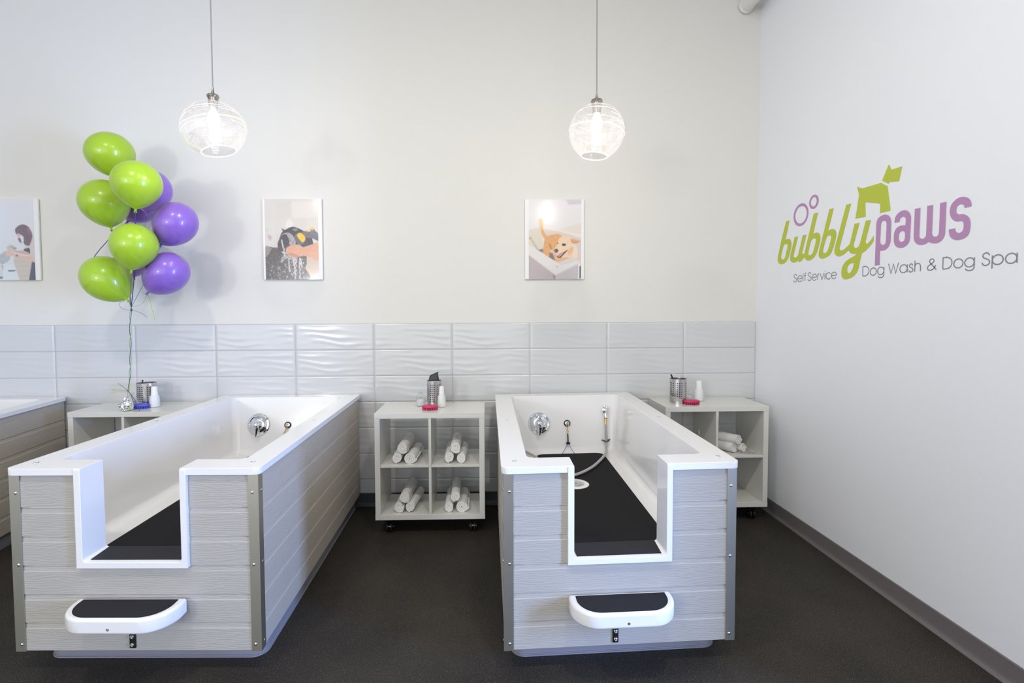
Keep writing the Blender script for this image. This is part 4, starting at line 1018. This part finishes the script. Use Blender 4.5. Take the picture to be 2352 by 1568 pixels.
P.curve(u([(630, 1080), (680, 1040), (740, 1010), (810, 965), (800, 990), (740, 1050), (690, 1105), (645, 1100)]), (88, 70, 72)); P.curve(u([(640, 1060), (690, 1020), (740, 1010), (720, 1050), (670, 1090)]), (202, 160, 164))
P.poly(u([(115, 880), (640, 1195), (900, 1095), (1035, 1160), (1040, 1200), (600, 1425), (115, 1050)]), (232, 226, 222))
P.poly(u([(640, 1195), (900, 1095), (1035, 1160), (700, 1245)]), (222, 216, 212)); P.poly(u([(115, 1035), (600, 1405), (1030, 1190), (1040, 1215), (605, 1430), (115, 1062)]), (222, 214, 212))
P.poly(u([(115, 1060), (560, 1400), (560, 1490), (115, 1490)]), (194, 180, 182)); P.poly(u([(550, 1395), (600, 1428), (600, 1490), (550, 1490)]), (172, 156, 150)); P.poly(u([(600, 1428), (1010, 1225), (1005, 1490), (600, 1490)]), (204, 196, 198))
P.poly(u([(1010, 1220), (1045, 1205), (1045, 1270), (1020, 1490), (1005, 1490)]), (236, 232, 232)); P.poly(u([(1035, 1260), (1060, 1250), (1060, 1470), (1028, 1485)]), (124, 108, 112)); P.ell(.535, .844, .016, .007, (168, 158, 152))
P.blur(1)
poster(-1.843, -1.381, 1.785, 2.402, -1.814, -1.405, P, 'print of a smiling tan dog standing in a white tub')
# print 3: woman washing a small dog, cut off by the picture edge
def u3(pts): return [(1-(515+(b-120)*85/1325-a)/858, (b-120)/1325) for a, b in pts]
P = Paint((226, 230, 234)); P.grad((228, 228, 234), (216, 224, 228)); P.blur(1)
P.poly(u3([(250, 1060), (420, 1080), (560, 1150), (520, 1445), (350, 1445), (250, 1190)]), (208, 200, 190))
for y in (1140, 1210, 1290, 1370): P.poly(u3([(240, y), (550, y), (550, y+6), (240, y+6)]), (196, 186, 178))
P.poly(u3([(0, 1180), (260, 1190), (350, 1445), (-400, 1445), (-400, 1180)]), (222, 228, 234)); P.poly(u3([(160, 1285), (275, 1280), (275, 1298), (160, 1303)]), (110, 112, 120))
P.poly(u3([(-400, 1300), (0, 1300), (80, 1385), (80, 1420), (-400, 1440)]), (128, 138, 150)); P.poly(u3([(45, 1200), (78, 1200), (80, 1360), (55, 1340)]), (140, 148, 158))
P.curve(u3([(-60, 1100), (20, 1030), (120, 970), (180, 1000), (180, 1100), (100, 1170), (0, 1200)]), (186, 190, 194), 8, 5)
P.curve(u3([(130, 900), (180, 865), (240, 880), (250, 940), (200, 970), (140, 950)]), (206, 202, 194), 5); P.curve(u3([(225, 905), (290, 915), (260, 950), (225, 930)]), (170, 168, 164)); P.ell(u3([(210, 900)])[0][0], u3([(210, 900)])[0][1], .03, .012, (190, 178, 152))
P.curve(u3([(5, 1190), (60, 1190), (80, 1370), (30, 1370)]), (214, 216, 216))
P.curve(u3([(410, 900), (480, 800), (540, 700), (575, 800), (585, 1000), (600, 1150), (480, 1120), (470, 1000), (400, 980)]), (216, 206, 202))
P.curve(u3([(395, 950), (480, 920), (500, 990), (470, 1010)]), (98, 100, 114)); P.poly(u3([(535, 1140), (585, 1160), (600, 1445), (495, 1445)]), (100, 102, 120))
P.curve(u3([(220, 965), (400, 965), (480, 1000), (460, 1035), (300, 1000)]), (218, 180, 172)); P.curve(u3([(110, 1000), (180, 965), (260, 1010), (420, 1050), (540, 1060), (570, 1130), (480, 1120), (330, 1080), (220, 1050), (130, 1050)]), (228, 192, 182))
P.poly(u3([(275, 1025), (315, 1030), (308, 1062), (272, 1055)]), (150, 136, 138))
P.curve(u3([(255, 620), (300, 560), (370, 535), (450, 565), (500, 630), (530, 720), (500, 850), (470, 880), (400, 850), (390, 740), (340, 700), (280, 700)]), (128, 112, 122), 5); P.curve(u3([(290, 680), (340, 700), (340, 740), (300, 740)]), (222, 190, 186))
P.curve(u3([(430, 580), (490, 620), (500, 700), (460, 650)]), (168, 120, 124)); P.curve(u3([(300, 760), (340, 760), (360, 840), (330, 820)]), (140, 120, 126))
P.blur(2)
poster(-6.02, -5.548, 1.788, 2.402, -5.99, -5.585, P, 'print of a person in beige washing a small grey dog')
